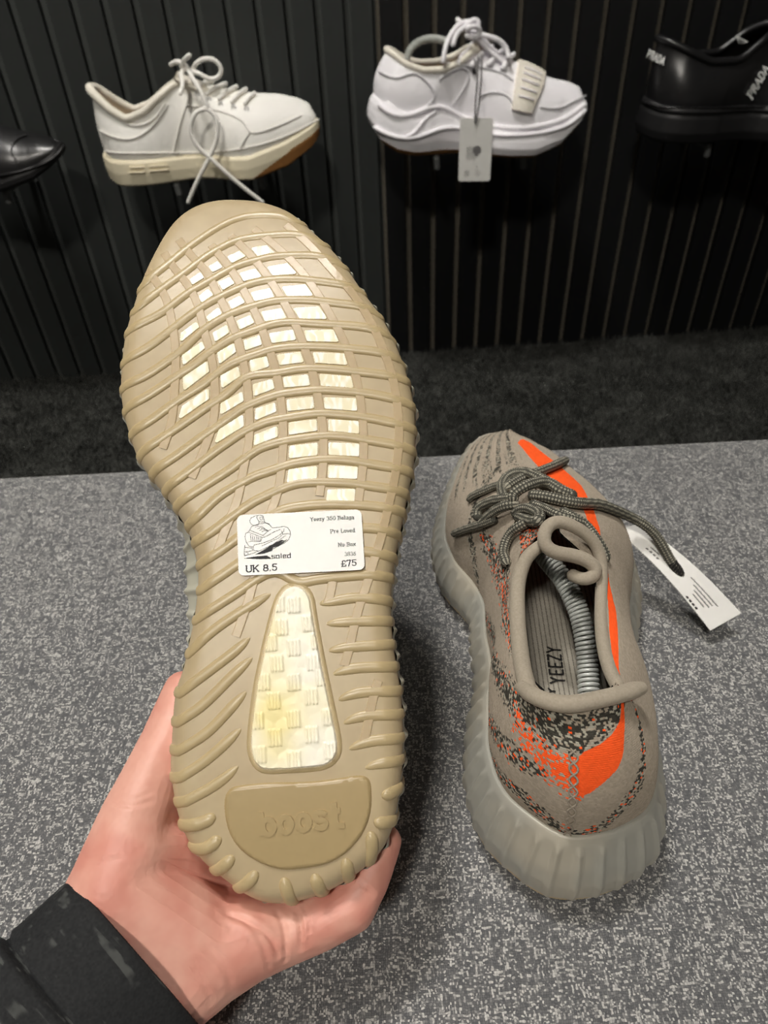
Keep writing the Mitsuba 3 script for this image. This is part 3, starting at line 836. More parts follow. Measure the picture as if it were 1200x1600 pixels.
ART = [
    [(165, 200), (158, 175), (172, 152), (205, 137), (245, 132), (268, 140), (275, 165), (282, 190), (320, 205)], [(165, 200), (190, 215), (230, 212), (236, 185), (215, 150), (222, 138)], [(236, 185), (280, 188)], [(240, 150), (262, 146), (268, 168), (246, 172), (240, 150)],
    [(160, 255), (175, 225), (230, 205), (290, 196), (322, 212), (345, 238), (400, 232), (440, 225), (470, 236), (490, 265), (495, 295), (478, 335), (440, 365), (390, 390), (350, 410)],
    [(160, 255), (145, 275), (128, 280), (122, 310), (132, 350), (155, 385), (190, 392), (200, 375), (270, 360), (340, 335), (400, 300), (440, 265), (442, 240)],
    [(148, 270), (262, 315), (250, 350), (175, 345), (150, 352)], [(165, 290), (172, 335)], [(180, 295), (188, 340)], [(196, 300), (204, 342)], [(212, 305), (220, 344)], [(228, 310), (232, 346)], [(244, 315), (244, 346)],
    [(160, 255), (270, 300), (300, 270), (330, 250)], [(205, 230), (225, 222), (262, 228), (280, 240)], [(222, 245), (245, 236), (280, 242), (300, 254)], [(240, 258), (262, 248), (298, 255), (315, 262)], [(258, 270), (280, 260), (312, 262)],
    [(262, 315), (290, 310), (350, 275), (410, 250)], [(420, 262), (430, 290), (470, 285), (492, 290)], [(430, 290), (400, 320), (330, 352), (260, 385)],
    [(122, 380), (118, 420), (120, 465), (200, 440), (270, 412), (350, 372), (420, 325), (455, 300)], [(122, 395), (180, 400), (186, 420), (150, 428), (120, 430)], [(130, 438), (150, 436), (148, 455), (122, 458)], [(190, 392), (195, 420), (230, 425)],
]
lines = shapely.union_all([LineString(sp(a)).buffer(.00010) for a in ART])
add('print', stuck(lines, ZS + .00019, .00003), 'm_ink', sk, smooth=False, label='line drawing of a sneaker')
blot = shapely.union_all([Polygon(sp([(205, 455), (290, 408), (360, 365), (420, 335), (440, 340), (395, 372), (350, 402), (345, 425), (300, 440), (270, 448)])), Polygon(sp([(112, 484), (200, 470), (300, 462), (330, 478), (338, 490), (230, 492)])),
                          Polygon(sp([(360, 395), (420, 355), (470, 330), (440, 358), (395, 392)]))])
add('print', stuck(blot, ZS + .00019, .00003), 'm_ink', sk, smooth=False, label='shadow under the drawn sneaker')

# the upper behind the sole
mat('m_knit_plain', pr(proc(lambda p, n, uv: mix(rgb(112, 104, 94), rgb(150, 142, 130), noise(p.x * 700, p.y * 700, p.z * 700))), .9, .1))
mat('m_collar', pr(proc(lambda p, n, uv: mix(rgb(160, 150, 134), rgb(172, 162, 146), noise(p.x * 1500, p.y * 1500, p.z * 1500))), .85, .15, sheen=.4))
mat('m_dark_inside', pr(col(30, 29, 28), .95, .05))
RIM = np.array([  # fraction toe -> heel, distance from the heel, half width, height: along the ridge, then round the collar
    (0, .296, 0, .036), (.05, .289, 0, .046), (.12, .270, 0, .054), (.22, .243, 0, .063), (.32, .213, 0, .074), (.42, .180, 0, .087), (.49, .150, .001, .098), (.54, .130, .004, .103), (.58, .121, .0045, .104), (.63, .111, .0145, .100), (.70, .095, .0195, .092), (.80, .072, .0190, .090), (.90, .050, .0175, .094), (.95, .040, .013, .098), (1, .034, 0, .100)])
def rim_line(n, rim, mid=None):
    half = n // 2
    def side(s):
        t = np.linspace(0, 1, half, endpoint=False)
        cs = [np.interp(t, rim[:, 0], rim[:, i]) for i in (1, 2, 3)]
        return np.column_stack([s * cs[1], cs[0], -cs[2]])
    a, b = side(1), side(-1)
    end = np.array([[0, rim[-1, 1], -rim[-1, 3]]])
    b = np.vstack([end, b[1:][::-1]])
    r = np.vstack([a, b])
    for _ in range(5):
        r = (r + np.roll(r, 1, 0) + np.roll(r, -1, 0)) / 3
    if mid is not None:
        r[:, 0] += mid(r[:, 1])
    return r
def sheet(base, rim, nb, bulge, ns, ridge_w=.5, lean=.55):
    """bezier sheet from base to rim, rising straight and, on the ridge, arriving level"""
    nb3 = np.column_stack([nb, 0 * nb[:, 0]])
    dz = (base[:, 2] - rim[:, 2])[:, None]
    side = rim[:, :2] - base[:, :2]
    dist = np.linalg.norm(side, axis=1, keepdims=True)
    flat_ = np.clip(dist / .02, 0, 1)
    p1 = base + [0, 0, -1] * dz * lean + nb3 * bulge[:, None]
    p2 = rim - np.column_stack([side, 0 * side[:, 0]]) * ridge_w * np.clip(dist / .03, 0, 1) + [0, 0, 1] * dz * .30 * (1 - np.clip((dist - .012) / .02, 0, 1))
    s = np.linspace(0, 1, ns)[None, :, None]
    return (1 - s) ** 3 * base[:, None] + 3 * s * (1 - s) ** 2 * p1[:, None] + 3 * s * s * (1 - s) * p2[:, None] + s ** 3 * rim[:, None]
def make_upper(n, ns):
    base, nb = upper_lines(n)
    sc_ = (base[:, 1].max() - base[:, 1].min()) / .29
    rim = rim_line(n, RIM, lambda v: -.003 + .003 * soft(v, .28, .30))
    bulge = np.full(n, .004)
    return sheet(base, rim, nb, bulge, ns), base, rim, nb
S_, base_, rim_, nb_ = make_upper(240, 20)
add('upper', mesh_of(HELD(S_.reshape(-1, 3)), grid_faces(240, 20, True, False)), 'm_knit_plain', held, smooth=True)
i0 = int(120 * .55)
cr = rim_[i0:240 - i0]
cr = np.vstack([cr, cr[:1]])
add('collar', tube(HELD(curve(cr, 120)), .0042, 10, False), 'm_collar', held, smooth=True)
lin = np.stack([rim_ + (base_ * [.8, 1, 1] - rim_) * k * [1, 1, .9] for k in (0, .3, .6, .9)], 1)[i0:240 - i0]
add('lining', mesh_of(HELD(lin.reshape(-1, 3)), grid_faces(len(lin), 4, False, False)[:, ::-1]), {'type': 'ref', 'id': 'm_dark_inside'}, held, smooth=True)
# ---------------------------------------------------------------- the hand that holds it
def skin(p, n, uv):
    a = fbm(p.x * 70, p.y * 70, p.z * 70)
    b = noise(p.x * 700, p.y * 700, p.z * 700)
    c = mix(rgb(211, 143, 127), rgb(225, 170, 152), smoothstep(.3, .7, a))
    return mix(c, C3((208, 136, 124)), b * .18)
def skin_h(p, n, uv):
    return noise(p.x * 1500, p.y * 1500, p.z * 1500) * .6 + noise(p.x * 600, p.y * 600, p.z * 600)
mat('m_skin', {'type': 'bumpmap', 'scale': .00010, 't': proc(skin_h, 2e-4), 'b': pr(proc(skin), .46, .45)})
def hull(spheres, seg=28):
    ms = [manifold3d.Manifold.sphere(r, seg).translate(tuple(np.asarray(c, float))) for c, r in spheres]
    return manifold3d.Manifold.batch_hull(ms)
J = {k: (P(x, y, d), r) for k, (x, y, d, r) in dict(
    farm_a=(10, 1640, .232, .021), farm_b=(110, 1730, .232, .021), wr_a=(150, 1447, .255, .0165), wr_b=(268, 1545, .257, .0165),
    cmc=(182, 1385, .258, .0170), thenar=(205, 1340, .262, .0150), t_mcp=(205, 1292, .266, .0132), t_mid=(232, 1222, .274, .0112), t_ip=(262, 1160, .283, .0108), t_tip=(289, 1083, .293, .0092),
    web=(262, 1335, .287, .0130), hypo=(332, 1487, .262, .0175), hypo2=(388, 1467, .264, .0145), palm=(318, 1412, .298, .0150), palm2=(390, 1408, .300, .0130),
    l_mcp=(440, 1456, .268, .0120), l_mid=(497, 1440, .268, .0104), l_pip=(548, 1416, .269, .0096), l_dip=(577, 1368, .272, .0083), l_tip=(600, 1316, .276, .0068),
    r_mcp=(446, 1392, .293, .0105), r_pip=(530, 1352, .297, .0092), r_dip=(566, 1308, .301, .0082), r_tip=(588, 1262, .306, .0072),
    m_mcp=(425, 1340, .314, .0108), m_pip=(505, 1300, .320, .0094), m_dip=(545, 1262, .324, .0084), m_tip=(570, 1222, .328, .0074),
    i_mcp=(395, 1300, .333, .0108), i_pip=(470, 1255, .342, .0094), i_dip=(515, 1222, .346, .0084), i_tip=(545, 1190, .349, .0074)).items()}
_c0, _ax = P(205, 1499, .251), unit(P(-70, 1800, .214) - P(205, 1499, .251))
_e1 = unit((P(330, 1590, .250) - P(82, 1407, .246)) - _ax * ((P(330, 1590, .250) - P(82, 1407, .246)) @ _ax))
J['farm_a'], J['farm_b'] = (_c0 + _ax * .085 - _e1 * .012, .0165), (_c0 + _ax * .085 + _e1 * .012, .0165)
BONES = [('farm_a', 'farm_b', 'wr_a', 'wr_b'), ('wr_a', 'wr_b', 'cmc', 'hypo'), ('wr_a', 'cmc', 'thenar'), ('cmc', 'thenar', 't_mcp'), ('t_mcp', 't_mid'), ('t_mid', 't_ip'), ('t_ip', 't_tip'),
         ('cmc', 'hypo', 'palm'), ('hypo', 'hypo2', 'palm', 'palm2'), ('hypo2', 'l_mcp', 'palm2'), ('thenar', 'palm', 'palm2'), ('t_mcp', 'web', 'palm', 'thenar'), ('t_mid', 'web', 't_mcp'), ('palm2', 'l_mcp', 'r_mcp'), ('palm', 'palm2', 'r_mcp', 'm_mcp'), ('palm', 'm_mcp', 'i_mcp', 'thenar'),
         ('l_mcp', 'l_mid'), ('l_mid', 'l_pip'), ('l_pip', 'l_dip'), ('l_dip', 'l_tip'), ('r_mcp', 'r_pip'), ('r_pip', 'r_dip'), ('r_dip', 'r_tip'), ('m_mcp', 'm_pip'), ('m_pip', 'm_dip'), ('m_dip', 'm_tip'), ('i_mcp', 'i_pip'), ('i_pip', 'i_dip'), ('i_dip', 'i_tip')]
hand = manifold3d.Manifold.batch_boolean([hull([J[k] for k in b]) for b in BONES], manifold3d.OpType.Add)
hand = hand.refine_to_length(.0028)
hm = hand.to_mesh()
hm = trimesh.Trimesh(hm.vert_properties[:, :3], hm.tri_verts)
hm = max(hm.split(only_watertight=False), key=lambda m: len(m.faces))
hm = trimesh.smoothing.filter_taubin(hm, lamb=.5, nu=.52, iterations=24)
hm = manifold3d.Manifold(manifold3d.Mesh(np.asarray(hm.vertices, np.float32), np.asarray(hm.faces, np.uint32))).refine_to_length(.0012).to_mesh()
hm = trimesh.Trimesh(hm.vert_properties[:, :3], hm.tri_verts)
hm = trimesh.smoothing.filter_taubin(hm, lamb=.5, nu=.52, iterations=10)
# creases of palm and finger: lines lying on the skin
def crease(mesh, px, depth, width, bulge=.35):
    px = curve(np.array(px, float), 60)
    loc, idx, _ = mesh.ray.intersects_location(np.repeat(EYE[None], len(px), 0), np.array([unit(ray(*q)) for q in px]), multiple_hits=False)
    if len(loc) < 3:
        return
    order = np.argsort(idx)
    loc = loc[order]
    line = curve(loc, 160)
    d, j = cKDTree(line).query(mesh.vertices)
    k = np.sin(np.pi * np.clip((j + 12) / 184, 0, 1)) ** .5
    amt = (-depth * np.exp(-(d / width) ** 2) + bulge * depth * np.exp(-((d - 2.4 * width) / (1.2 * width)) ** 2)) * k
    mesh.vertices = mesh.vertices + mesh.vertex_normals * amt[:, None]
for px, dp, w in [
    ([(352, 1428), (385, 1440), (420, 1464), (436, 1492)], .0009, .0009), ([(432, 1425), (444, 1452), (446, 1500)], .0008, .0008),
    ([(462, 1420), (470, 1445), (470, 1482)], .0008, .0008), ([(474, 1418), (482, 1440), (481, 1478)], .0005, .0006), ([(385, 1440), (408, 1470), (420, 1515)], .0005, .0008), 
    ([(168, 1245), (200, 1258), (240, 1250)], .0006, .0008), ([(172, 1238), (205, 1248), (238, 1238)], .0004, .0007), ([(120, 1330), (150, 1345), (190, 1340)], .0003, .0008), ([(560, 1378), (575, 1390), (585, 1398)], .0004, .0006),
    ([(300, 1500), (320, 1540), (330, 1570)], .0004, .0009), ([(320, 1480), (350, 1510), (362, 1550)], .0004, .0009)]:
    crease(hm, px, dp, w)
person = thing('person', 'bare left hand in a black sleeve holding up the tan soled sneaker by its heel', 'person')
add('hand', hm, 'm_skin', person, smooth=True)

# sleeve: a cuff band, a seam and the arm of a dark jacket
def cloth(p, n, uv):
    a = smoothstep(.62, .78, fbm(uv.x * 9, uv.y * 30, 2)) * smoothstep(.45, .6, noise(uv.x * 40, uv.y * 14, 5))
    w = noise(p.x * 1500, p.y * 1500, p.z * 1500)
    c = mix(rgb(30, 31, 33), rgb(44, 45, 46), w)
    return mix(c, C3((92, 94, 92)), a * .55)
mat('m_sleeve', pr(proc(cloth), .8, .2, sheen=.3))
def sleeve():
    c0, c1 = P(205, 1499, .251), P(-70, 1800, .214)
    ax = unit(c1 - c0)
    across = P(330, 1590, .250) - P(82, 1407, .246)
    e1 = unit(across - ax * (across @ ax))
    e2 = np.cross(ax, e1)
    L = np.linalg.norm(c1 - c0)
    prof = [(-.0005, .0318), (-.0022, .0334), (-.0018, .0350), (.001, .0358), (.006, .0360), (.016, .0364), (.0200, .0366), (.0216, .0352), (.0228, .0356), (.0240, .0392), (.026, .0404), (.030, .0392), (.036, .0396), (.048, .0402), (.065, .041), (.09, .043), (.12, .045)]
    n = 140
    rows = []
    a = np.arange(n) / n * 2 * np.pi
    for s, r in prof:
        q = np.stack([np.cos(a) * 3, np.sin(a) * 3, 0 * a + s * 60], 1)
        wr = (meshkit.noise(q + 5) - .5) * (.006 if s > .028 else .0012 if s > 0 else 0) + .0016 * np.sin(a * 3 + s * 130) * (s > .03)
        rr_ = r + wr
        tilt = .010 * np.sin(a) * 0
        c = c0 + ax * (s + 0)
        rows.append(c + (rr_ * np.cos(a))[:, None] * e1 + (rr_ * .60 * np.sin(a))[:, None] * e2)
    inner = c0 + ax * .03 + (.0290 * np.cos(a))[:, None] * e1 + (0.0290 * .55 * np.sin(a))[:, None] * e2
    rows = [inner] + rows
    v = np.array(rows)
    uv = np.stack(np.meshgrid(np.arange(len(rows)) / 10, np.arange(n) / n, indexing='ij'), -1).reshape(-1, 2)
    m = mesh_of(v.reshape(-1, 3), grid_faces(len(rows), n, False, True)[:, ::-1])
    return m, uv
sm, suv_ = sleeve()
if np.cross(sm.vertices[sm.faces[800, 1]] - sm.vertices[sm.faces[800, 0]], sm.vertices[sm.faces[800, 2]] - sm.vertices[sm.faces[800, 0]]) @ (sm.vertices[sm.faces[800, 0]] - sm.vertices.mean(0)) < 0:
    sm.faces = sm.faces[:, ::-1]
add('sleeve', sm, 'm_sleeve', person, label='black jacket sleeve with faint grey marks', smooth=True, uv=suv_)
# ---------------------------------------------------------------- its pair, standing on the bench
_h, _t = at_z(885, 1418, ZB), at_z(800, 671, ZB + .045)
_v = unit(np.append((_t - _h)[:2], 0))
_l = np.cross([0, 0, 1], _v)
BS = 1.05
STAND = Frame(_h + [0, 0, .0013], _l, _v, np.array([0, 0, -1.0]), BS, True)
def flip(m):
    m.faces = m.faces[:, ::-1]
    return m
def stand_local(p):
    q = (np.asarray(p, float) - STAND.o) / BS
    return np.stack([-(q @ _l), q @ _v, -q[..., 2]], -1)
stand = thing('knit_sneaker', 'right sneaker of taupe knit with orange stripe and rope laces standing on grey bench', 'sneaker')
mat('m_side_grey', pr(proc(lambda p, n, uv: mix(rgb(160, 159, 150), rgb(174, 168, 153), smoothstep(.35, .7, fbm(p.x * 30, p.y * 30, p.z * 30)))), .36, .5))
add('midsole', flip(sidewall_mesh(STAND)), 'm_side_grey', stand, label='translucent greyish ribbed sidewall', smooth=True)
add('outsole', flip(sole_mesh(STAND)), 'm_sole', stand, smooth=True)

NT, NS = 2000, 240
base_b, nb_b = upper_lines(NT)
rim_b = rim_line(NT, RIM, lambda v: -.003 + .003 * soft(v, .28, .30))
SH = sheet(base_b, rim_b, nb_b, np.full(NT, .004), NS)
tt = np.concatenate([np.linspace(0, 1, NT // 2, endpoint=False), -np.linspace(1, 0, NT // 2, endpoint=False)])     # + lateral, - medial
UT, US = np.meshgrid(tt, np.linspace(0, 1, NS), indexing='ij')

def knit_colours():
    """taupe knit: dark flecked bands, orange flecks along them, the orange stripe along the outer side"""
    g = np.random.default_rng(11)
    t, s = np.abs(UT), US
    lat = UT >= 0
    lat[NT // 2:] = False
    mid_len = np.concatenate([[0], np.cumsum(np.linalg.norm(np.diff(SH[:, int(NS * .4)], axis=0), axis=1))])
    a = np.broadcast_to(mid_len[:, None], t.shape)
    hgt = np.linalg.norm(np.diff(SH, axis=1), axis=2)
    b = np.concatenate([np.zeros((NT, 1)), np.cumsum(hgt, 1)], 1)
    th = np.where(lat, t, 2 - t)
    cj = np.floor((b + .0004 * np.sin(a * 90)) / .00082).astype(int)
    ci = np.floor(a / .00112 + .5 * (cj % 2)).astype(int)
    tab = g.random((4096, 3))
    def rnd(i, j, k):
        return tab[(i * 7919 + j * 104729) % 4096, k]
    r0, r1, r2 = rnd(ci, cj, 0), rnd(ci, cj, 1), rnd(ci, cj, 2)
    base = np.array(rgb(172, 160, 144)), np.array(rgb(134, 124, 111))
    c = base[0] * (1 - r0[..., None] * .5) + base[1] * (r0[..., None] * .5)
    dark, pale, orange = np.array(rgb(62, 60, 54)), np.array(rgb(170, 166, 152)), np.array(rgb(255, 96, 42))
    def band(pts, w):
        p = np.array(pts)
        x = p[:, 0]
        o = np.argsort(x)
        cs, ws = np.interp(t, x[o], p[o, 1]), np.interp(t, x[o], np.broadcast_to(w, len(p))[o])
        inx = (t >= x.min()) & (t <= x.max())
        return np.where(inx, np.clip(1.35 - np.abs(s - cs) / ws, 0, 1), 0)
    D = np.zeros_like(t)
    O = np.zeros_like(t)
    m = ~lat
    D = np.maximum(D, m * band([(.30, .80), (.38, .56), (.435, .34), (.467, .22), (.50, .05)], .05) * .8)
    bB = m * band([(.46, .40), (.485, .38), (.52, .38), (.552, .41), (.60, .51), (.639, .61), (.744, .85), (.809, .93), (.84, .98)], [.04, .07, .08, .085, .09, .10, .10, .09, .03])
    D = np.maximum(D, bB)
    O = np.maximum(O, bB * np.interp(t, [.5, .58, .66, .8], [.12, .30, .55, .40]) * (rnd(ci * 0, cj, 1) > .35))
    bC = m * band([(.56, .02), (.587, .10), (.65, .25), (.724, .40), (.801, .60), (.86, .67), (.905, .74), (.953, .74), (1.0, .73)], [.05, .06, .065, .075, .085, .10, .15, .17, .17])
    bC = np.maximum(bC, lat * band([(1.0, .76), (.975, .79), (.95, .84), (.925, .90), (.90, .97)], [.13, .11, .09, .08, .04]))
    D = np.maximum(D, bC)
    O = np.maximum(O, bC * .03)
    bD = m * band([(.68, .02), (.76, .15), (.804, .26), (.872, .36), (.919, .40), (.95, .42)], [.03, .045, .06, .07, .06, .02])
    D = np.maximum(D, bD * .85)
    O = np.maximum(O, bD * .07)
    bE = m * band([(.80, .02), (.85, .10), (.896, .15), (.941, .11), (.963, .07), (1, .04)], .05) + lat * band([(1, .04), (.968, .10), (.94, .25), (.916, .38), (.908, .50), (.900, .62), (.893, .76)], [.04, .05, .06, .08, .1, .1, .08])
    D = np.maximum(D, bE * .8)
    O = np.maximum(O, bE * .08)
    # toe: rows of dark stitches running lengthwise on the inner half
    toe = m * soft(t, .34, .26) * soft(t, .015, .05) * soft(s, .22, .34)
    rows = (np.abs(((s * 9.0 + t * 1.2) % 1) - .5) < .2)
    D = np.maximum(D, toe * rows * .85)
    D = np.maximum(D, m * soft(t, .40, .34) * soft(t, .20, .26) * ((s * 14) % 1 < .3) * soft(s, .5, .6) * .5)
    thr = ((t > .49) & (t < .60) & (s > .72)) * .75
    D = np.maximum(D, thr * m)
    O = np.maximum(O, thr * m * .3)
    isd = r1 < D * .84
    flick = isd & (r2 > .76)
    c = np.where(isd[..., None], dark * (.8 + .5 * r0[..., None]), c)
    c = np.where(flick[..., None], pale, c)
    # flecks of orange below the dark heel, thinning towards the inner side
    cs, dens = np.interp(th, [1.0, 1.02, 1.05, 1.09, 1.13], [.44, .46, .49, .55, .63]), np.interp(th, [1.0, 1.015, 1.05, 1.09, 1.125, 1.15], [.95, .85, .6, .45, .25, 0])
    F = np.where((th >= 1.0) & (th < 1.15), np.clip(1.4 - np.abs(s - cs) / .11, 0, 1) * dens, 0)
    F = np.maximum(F, O)
    c = np.where((r2 < F)[..., None], orange, c)
    # the stripe itself
    def poly(pts):
        return shapely.contains_xy(Polygon(pts), th.ravel(), s.ravel()).reshape(t.shape)
    up = [(.137, .80), (.150, .90), (.178, .97), (.221, .945), (.279, .93), (.335, .91), (.385, .885), (.416, .865), (.445, .81), (.496, .76), (.563, .765), (.649, .815), (.715, .92), (.777, .97), (.843, 1.0), (.895, .99), (.905, .93), (.872, .95), (.735, .845), (.668, .755), (.556, .685), (.487, .675), (.436, .675), (.381, .668), (.311, .705), (.255, .725), (.207, .765)]
    low = [(.87, 1.0), (.905, .93), (.928, .80), (.940, .68), (.947, .57), (.956, .49), (.973, .43), (.991, .37), (1.004, .345), (1.018, .45), (1.016, .55), (1.0, .63), (.978, .66), (.962, .70), (.94, .80), (.92, .93), (.905, 1.0)]
    st = poly(up) | poly(low)
    c = np.where(st[..., None], orange * (.93 + .1 * r0[..., None]), c)
    # stitches stand up from the sheet
    fa, fb = a / .00112 + .5 * (cj % 2) - ci, (b + .0004 * np.sin(a * 90)) / .00082
    fb = fb - np.floor(fb)
    hh = np.sqrt(np.clip(1 - (2 * fb - 1) ** 2, 0, 1)) * np.sqrt(np.clip(1 - (2 * fa - 1) ** 2 * .7, 0, 1)) * .00032
    return np.clip(c, 0, 1), hh
KC, KH = knit_colours()
_du, _dv = np.roll(SH, -1, 0) - np.roll(SH, 1, 0), np.gradient(SH, axis=1)
_n = unit(np.cross(_du, _dv))
if (_n[:, NS // 2] * np.column_stack([nb_b, 0 * nb_b[:, 0]])).sum() < 0:
    _n = -_n
KV = SH + _n * KH[..., None]
mat('m_knit', pr({'type': 'mesh_attribute', 'name': 'vertex_color'}, .88, .12, sheen=.2))
add('knit_upper', flip(mesh_of(STAND(KV.reshape(-1, 3)), grid_faces(NT, NS, True, False))), 'm_knit', stand, label='taupe knit with dark flecked bands and a bright orange stripe', smooth=True, color=KC.reshape(-1, 3))
# what lies inside: lining down to the insole
i0 = int(NT / 2 * .545)
rb = np.arange(i0, NT - i0)
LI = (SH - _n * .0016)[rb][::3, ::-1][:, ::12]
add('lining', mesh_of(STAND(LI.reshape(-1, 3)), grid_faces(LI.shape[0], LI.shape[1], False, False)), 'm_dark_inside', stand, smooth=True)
foot = curve(np.column_stack([OUT * [.66, .86] + [-.001, .020], np.full(NO, -.026)]), 240, closed=True)
def insole_col(p, n, uv):
    g = dr.abs(uv.x * 420 - dr.floor(uv.x * 420) - .5)
    return mix(rgb(112, 108, 100), rgb(168, 162, 150), smoothstep(.02, .22, g)) * (.92 + .16 * noise(p.x * 900, p.y * 900, 1))
mat('m_insole', pr(proc(insole_col), .85, .15))
fp = Polygon(foot[:, :2])
iv, ifc = trimesh.creation.triangulate_polygon(fp, engine='earcut')
add('insole', mesh_of(STAND(np.column_stack([iv, np.full(len(iv), -.027)])), ifc), 'm_insole', stand, label='grooved grey insole', smooth=False, uv=np.asarray(iv))
mat('m_print_black', pr(col(34, 33, 32), .7, .2))
ZI = ZB + .0013 + .0275 * BS
ya, yb, yc = at_z(882, 1070, ZI), at_z(874, 1011, ZI), at_z(861, 1071, ZI)
yw, yl = lettering('YEEZY', 1.0, .15, False, .14)
ex_, ey_ = (yb - ya), yc - ya
ey_ = ey_ - ex_ * (ey_ @ ex_) / (ex_ @ ex_)
kx = np.linalg.norm(ex_) / yl
me = extrude(affinity.scale(yw, kx, np.linalg.norm(ey_), origin=(0, 0)), .0002)
add('insole_print', place(me, ya + [0, 0, .0004], unit(ex_), unit(ey_)), 'm_print_black', stand, smooth=False)
yd = at_z(868, 1087, ZI)
mp = extrude(affinity.scale(lettering('Y', 1.0, .15, False)[0], kx, np.linalg.norm(ey_) * .5, origin=(0, 0)), .0002)
add('insole_print', place(mp, yd + [0, 0, .0004], unit(ex_), unit(ey_)), 'm_print_black', stand, smooth=False)

def hp(*pts):
    """(pixel, pixel, height above the bench) -> world"""
    return np.array([at_z(x, y, ZB + h) for x, y, h in pts])
# collar: padded binding round the opening, its front gathered into a loop, and the roll at the heel
ring = hp((826, 1080, .101), (818, 1050, .099), (812, 1010, .096), (809, 975, .0955), (808, 940, .0958), (809, 915, .098), (815, 888, .1015), (828, 866, .106), (848, 850, .109))
add('collar', tube(curve(ring, 90), np.interp(np.linspace(0, 1, 90), [0, .2, .8, 1], [.0036, .0037, .0036, .0028]), 14), 'm_collar', stand, smooth=True)
loop = hp((964, 1070, .099), (954, 1050, .0975), (943, 1010, .096), (939, 970, .0955), (939, 935, .096), (940, 900, .0995), (937, 868, .106), (923, 842, .113), (899, 824, .119), (876, 816, .122), (860, 820, .122), (851, 834, .120), (852, 850, .117), (866, 862, .114), (888, 867, .1115), (908, 872, .1095), (924, 881, .107), (930, 892, .1045), (923, 902, .1025), (908, 904, .101), (895, 899, .100))
add('pull_loop', tube(curve(loop, 170), np.interp(np.linspace(0, 1, 170), [0, .1, .3, .5, .85, 1], [.0030, .0030, .0028, .0029, .0034, .0030]), 14), 'm_collar', stand, label='collar binding folded into a loop at the front', smooth=True)
roll = hp((816, 1074, .103), (824, 1081, .1045), (842, 1091, .1075), (880, 1100, .1095), (920, 1096, .1095), (960, 1087, .1085), (985, 1080, .107), (1002, 1075, .105))
add('heel_roll', tube(curve(roll, 90), np.interp(np.linspace(0, 1, 90), [0, .08, .5, .92, 1], [.0028, .0033, .0034, .0033, .0026]), 14), 'm_collar', stand, smooth=True)
# cross-stitched seam up the heel
def shell(t, s, lift=0.0):
    """a point of the upper at the signed fraction t and height s, so far out from it"""
    i = int(round((t if t >= 0 else 2 + t) / 2 * NT)) % NT
    j = int(round(np.clip(s, 0, 1) * (NS - 1)))
    return SH[i, j] + _n[i, j] * lift
mat('m_seam', pr(col(150, 140, 126), .7, .3))
for sgn in (1, -1):
    zz_ = [shell(((-.985 + sgn * .0060 * math.cos(k * math.pi / 3.0)) + 0), .03 + .60 * k / 26, .0007) for k in range(27)]
    add('heel_seam', tube(STAND(np.array(curve(zz_, 160))), .00042 * BS, 7), 'm_seam', stand, smooth=True)

# laces
mat('m_lace', pr(proc(lambda p, n, uv: mix(rgb(74, 73, 66), rgb(178, 173, 157), smoothstep(.05, .45, dr.sin(6.2832 * (uv.x / .0030 + uv.y * 4)) * dr.sin(6.2832 * (uv.x / .0030 - uv.y * 4))) * (.55 + .45 * noise(uv.x * 1500, uv.y * 9, 2)))), .8, .2))
def rope(p, r, sides=14):
    p = np.asarray(p)
    t, n, b = frames(p)
    L = np.concatenate([[0], np.cumsum(np.linalg.norm(np.diff(p, axis=0), axis=1))])
    es = np.array([.05, .3, .7])
    k = np.concatenate([np.sqrt(1 - (1 - es) ** 2), np.ones(len(p)), np.sqrt(1 - (1 - es) ** 2)[::-1]])
    p = np.vstack([[p[0] - t[0] * r * (1 - e) for e in es], p, [p[-1] + t[-1] * r * (1 - e) for e in es[::-1]]])
    n, b = np.vstack([n[:1]] * 3 + [n] + [n[-1:]] * 3), np.vstack([b[:1]] * 3 + [b] + [b[-1:]] * 3)
    L = np.concatenate([[L[0]] * 3, L, [L[-1]] * 3])
    a = np.arange(sides + 1) / sides * 2 * np.pi
    bump = 1 + .07 * np.sin(a[None] * 4 + L[:, None] / .00026 * .9)
    v = p[:, None] + (r * k[:, None] * bump)[..., None] * (np.cos(a)[None, :, None] * n[:, None] + np.sin(a)[None, :, None] * b[:, None])
    uv = np.stack([np.broadcast_to(L[:, None], bump.shape), np.broadcast_to(a[None] / (2 * np.pi), bump.shape)], -1)
    m = mesh_of(v.reshape(-1, 3), grid_faces(len(p), sides + 1))
    return m, uv.reshape(-1, 2)
from scipy.spatial import cKDTree as _KD
_W = STAND(SH[::4, ::3])
_q = _W.reshape(-1, 3) - EYE
_pz = _q @ FWD
_pp = np.column_stack([600 + FPX * (_q @ RIGHT) / _pz, 800 - FPX * (_q @ UP) / _pz])
_kd = _KD(_pp)
def on_upper(x, y, lift):
    """the nearest point of the upper under that pixel, lifted towards the eye's side of it"""
    idx = _kd.query_ball_point((x, y), 5.0) or [_kd.query((x, y))[1]]
    k = min(idx, key=lambda i: _pz[i])
    w = EYE + ray(x, y) * _pz[k]
    up = unit(np.array([0, -.25, 1.0]))
    d = lift / (up @ -unit(ray(x, y)))
    return EYE + ray(x, y) * (_pz[k] - d)
Z4 = lambda *pts: [(660 + x / 3, 650 + y / 3, l) for x, y, l in pts]
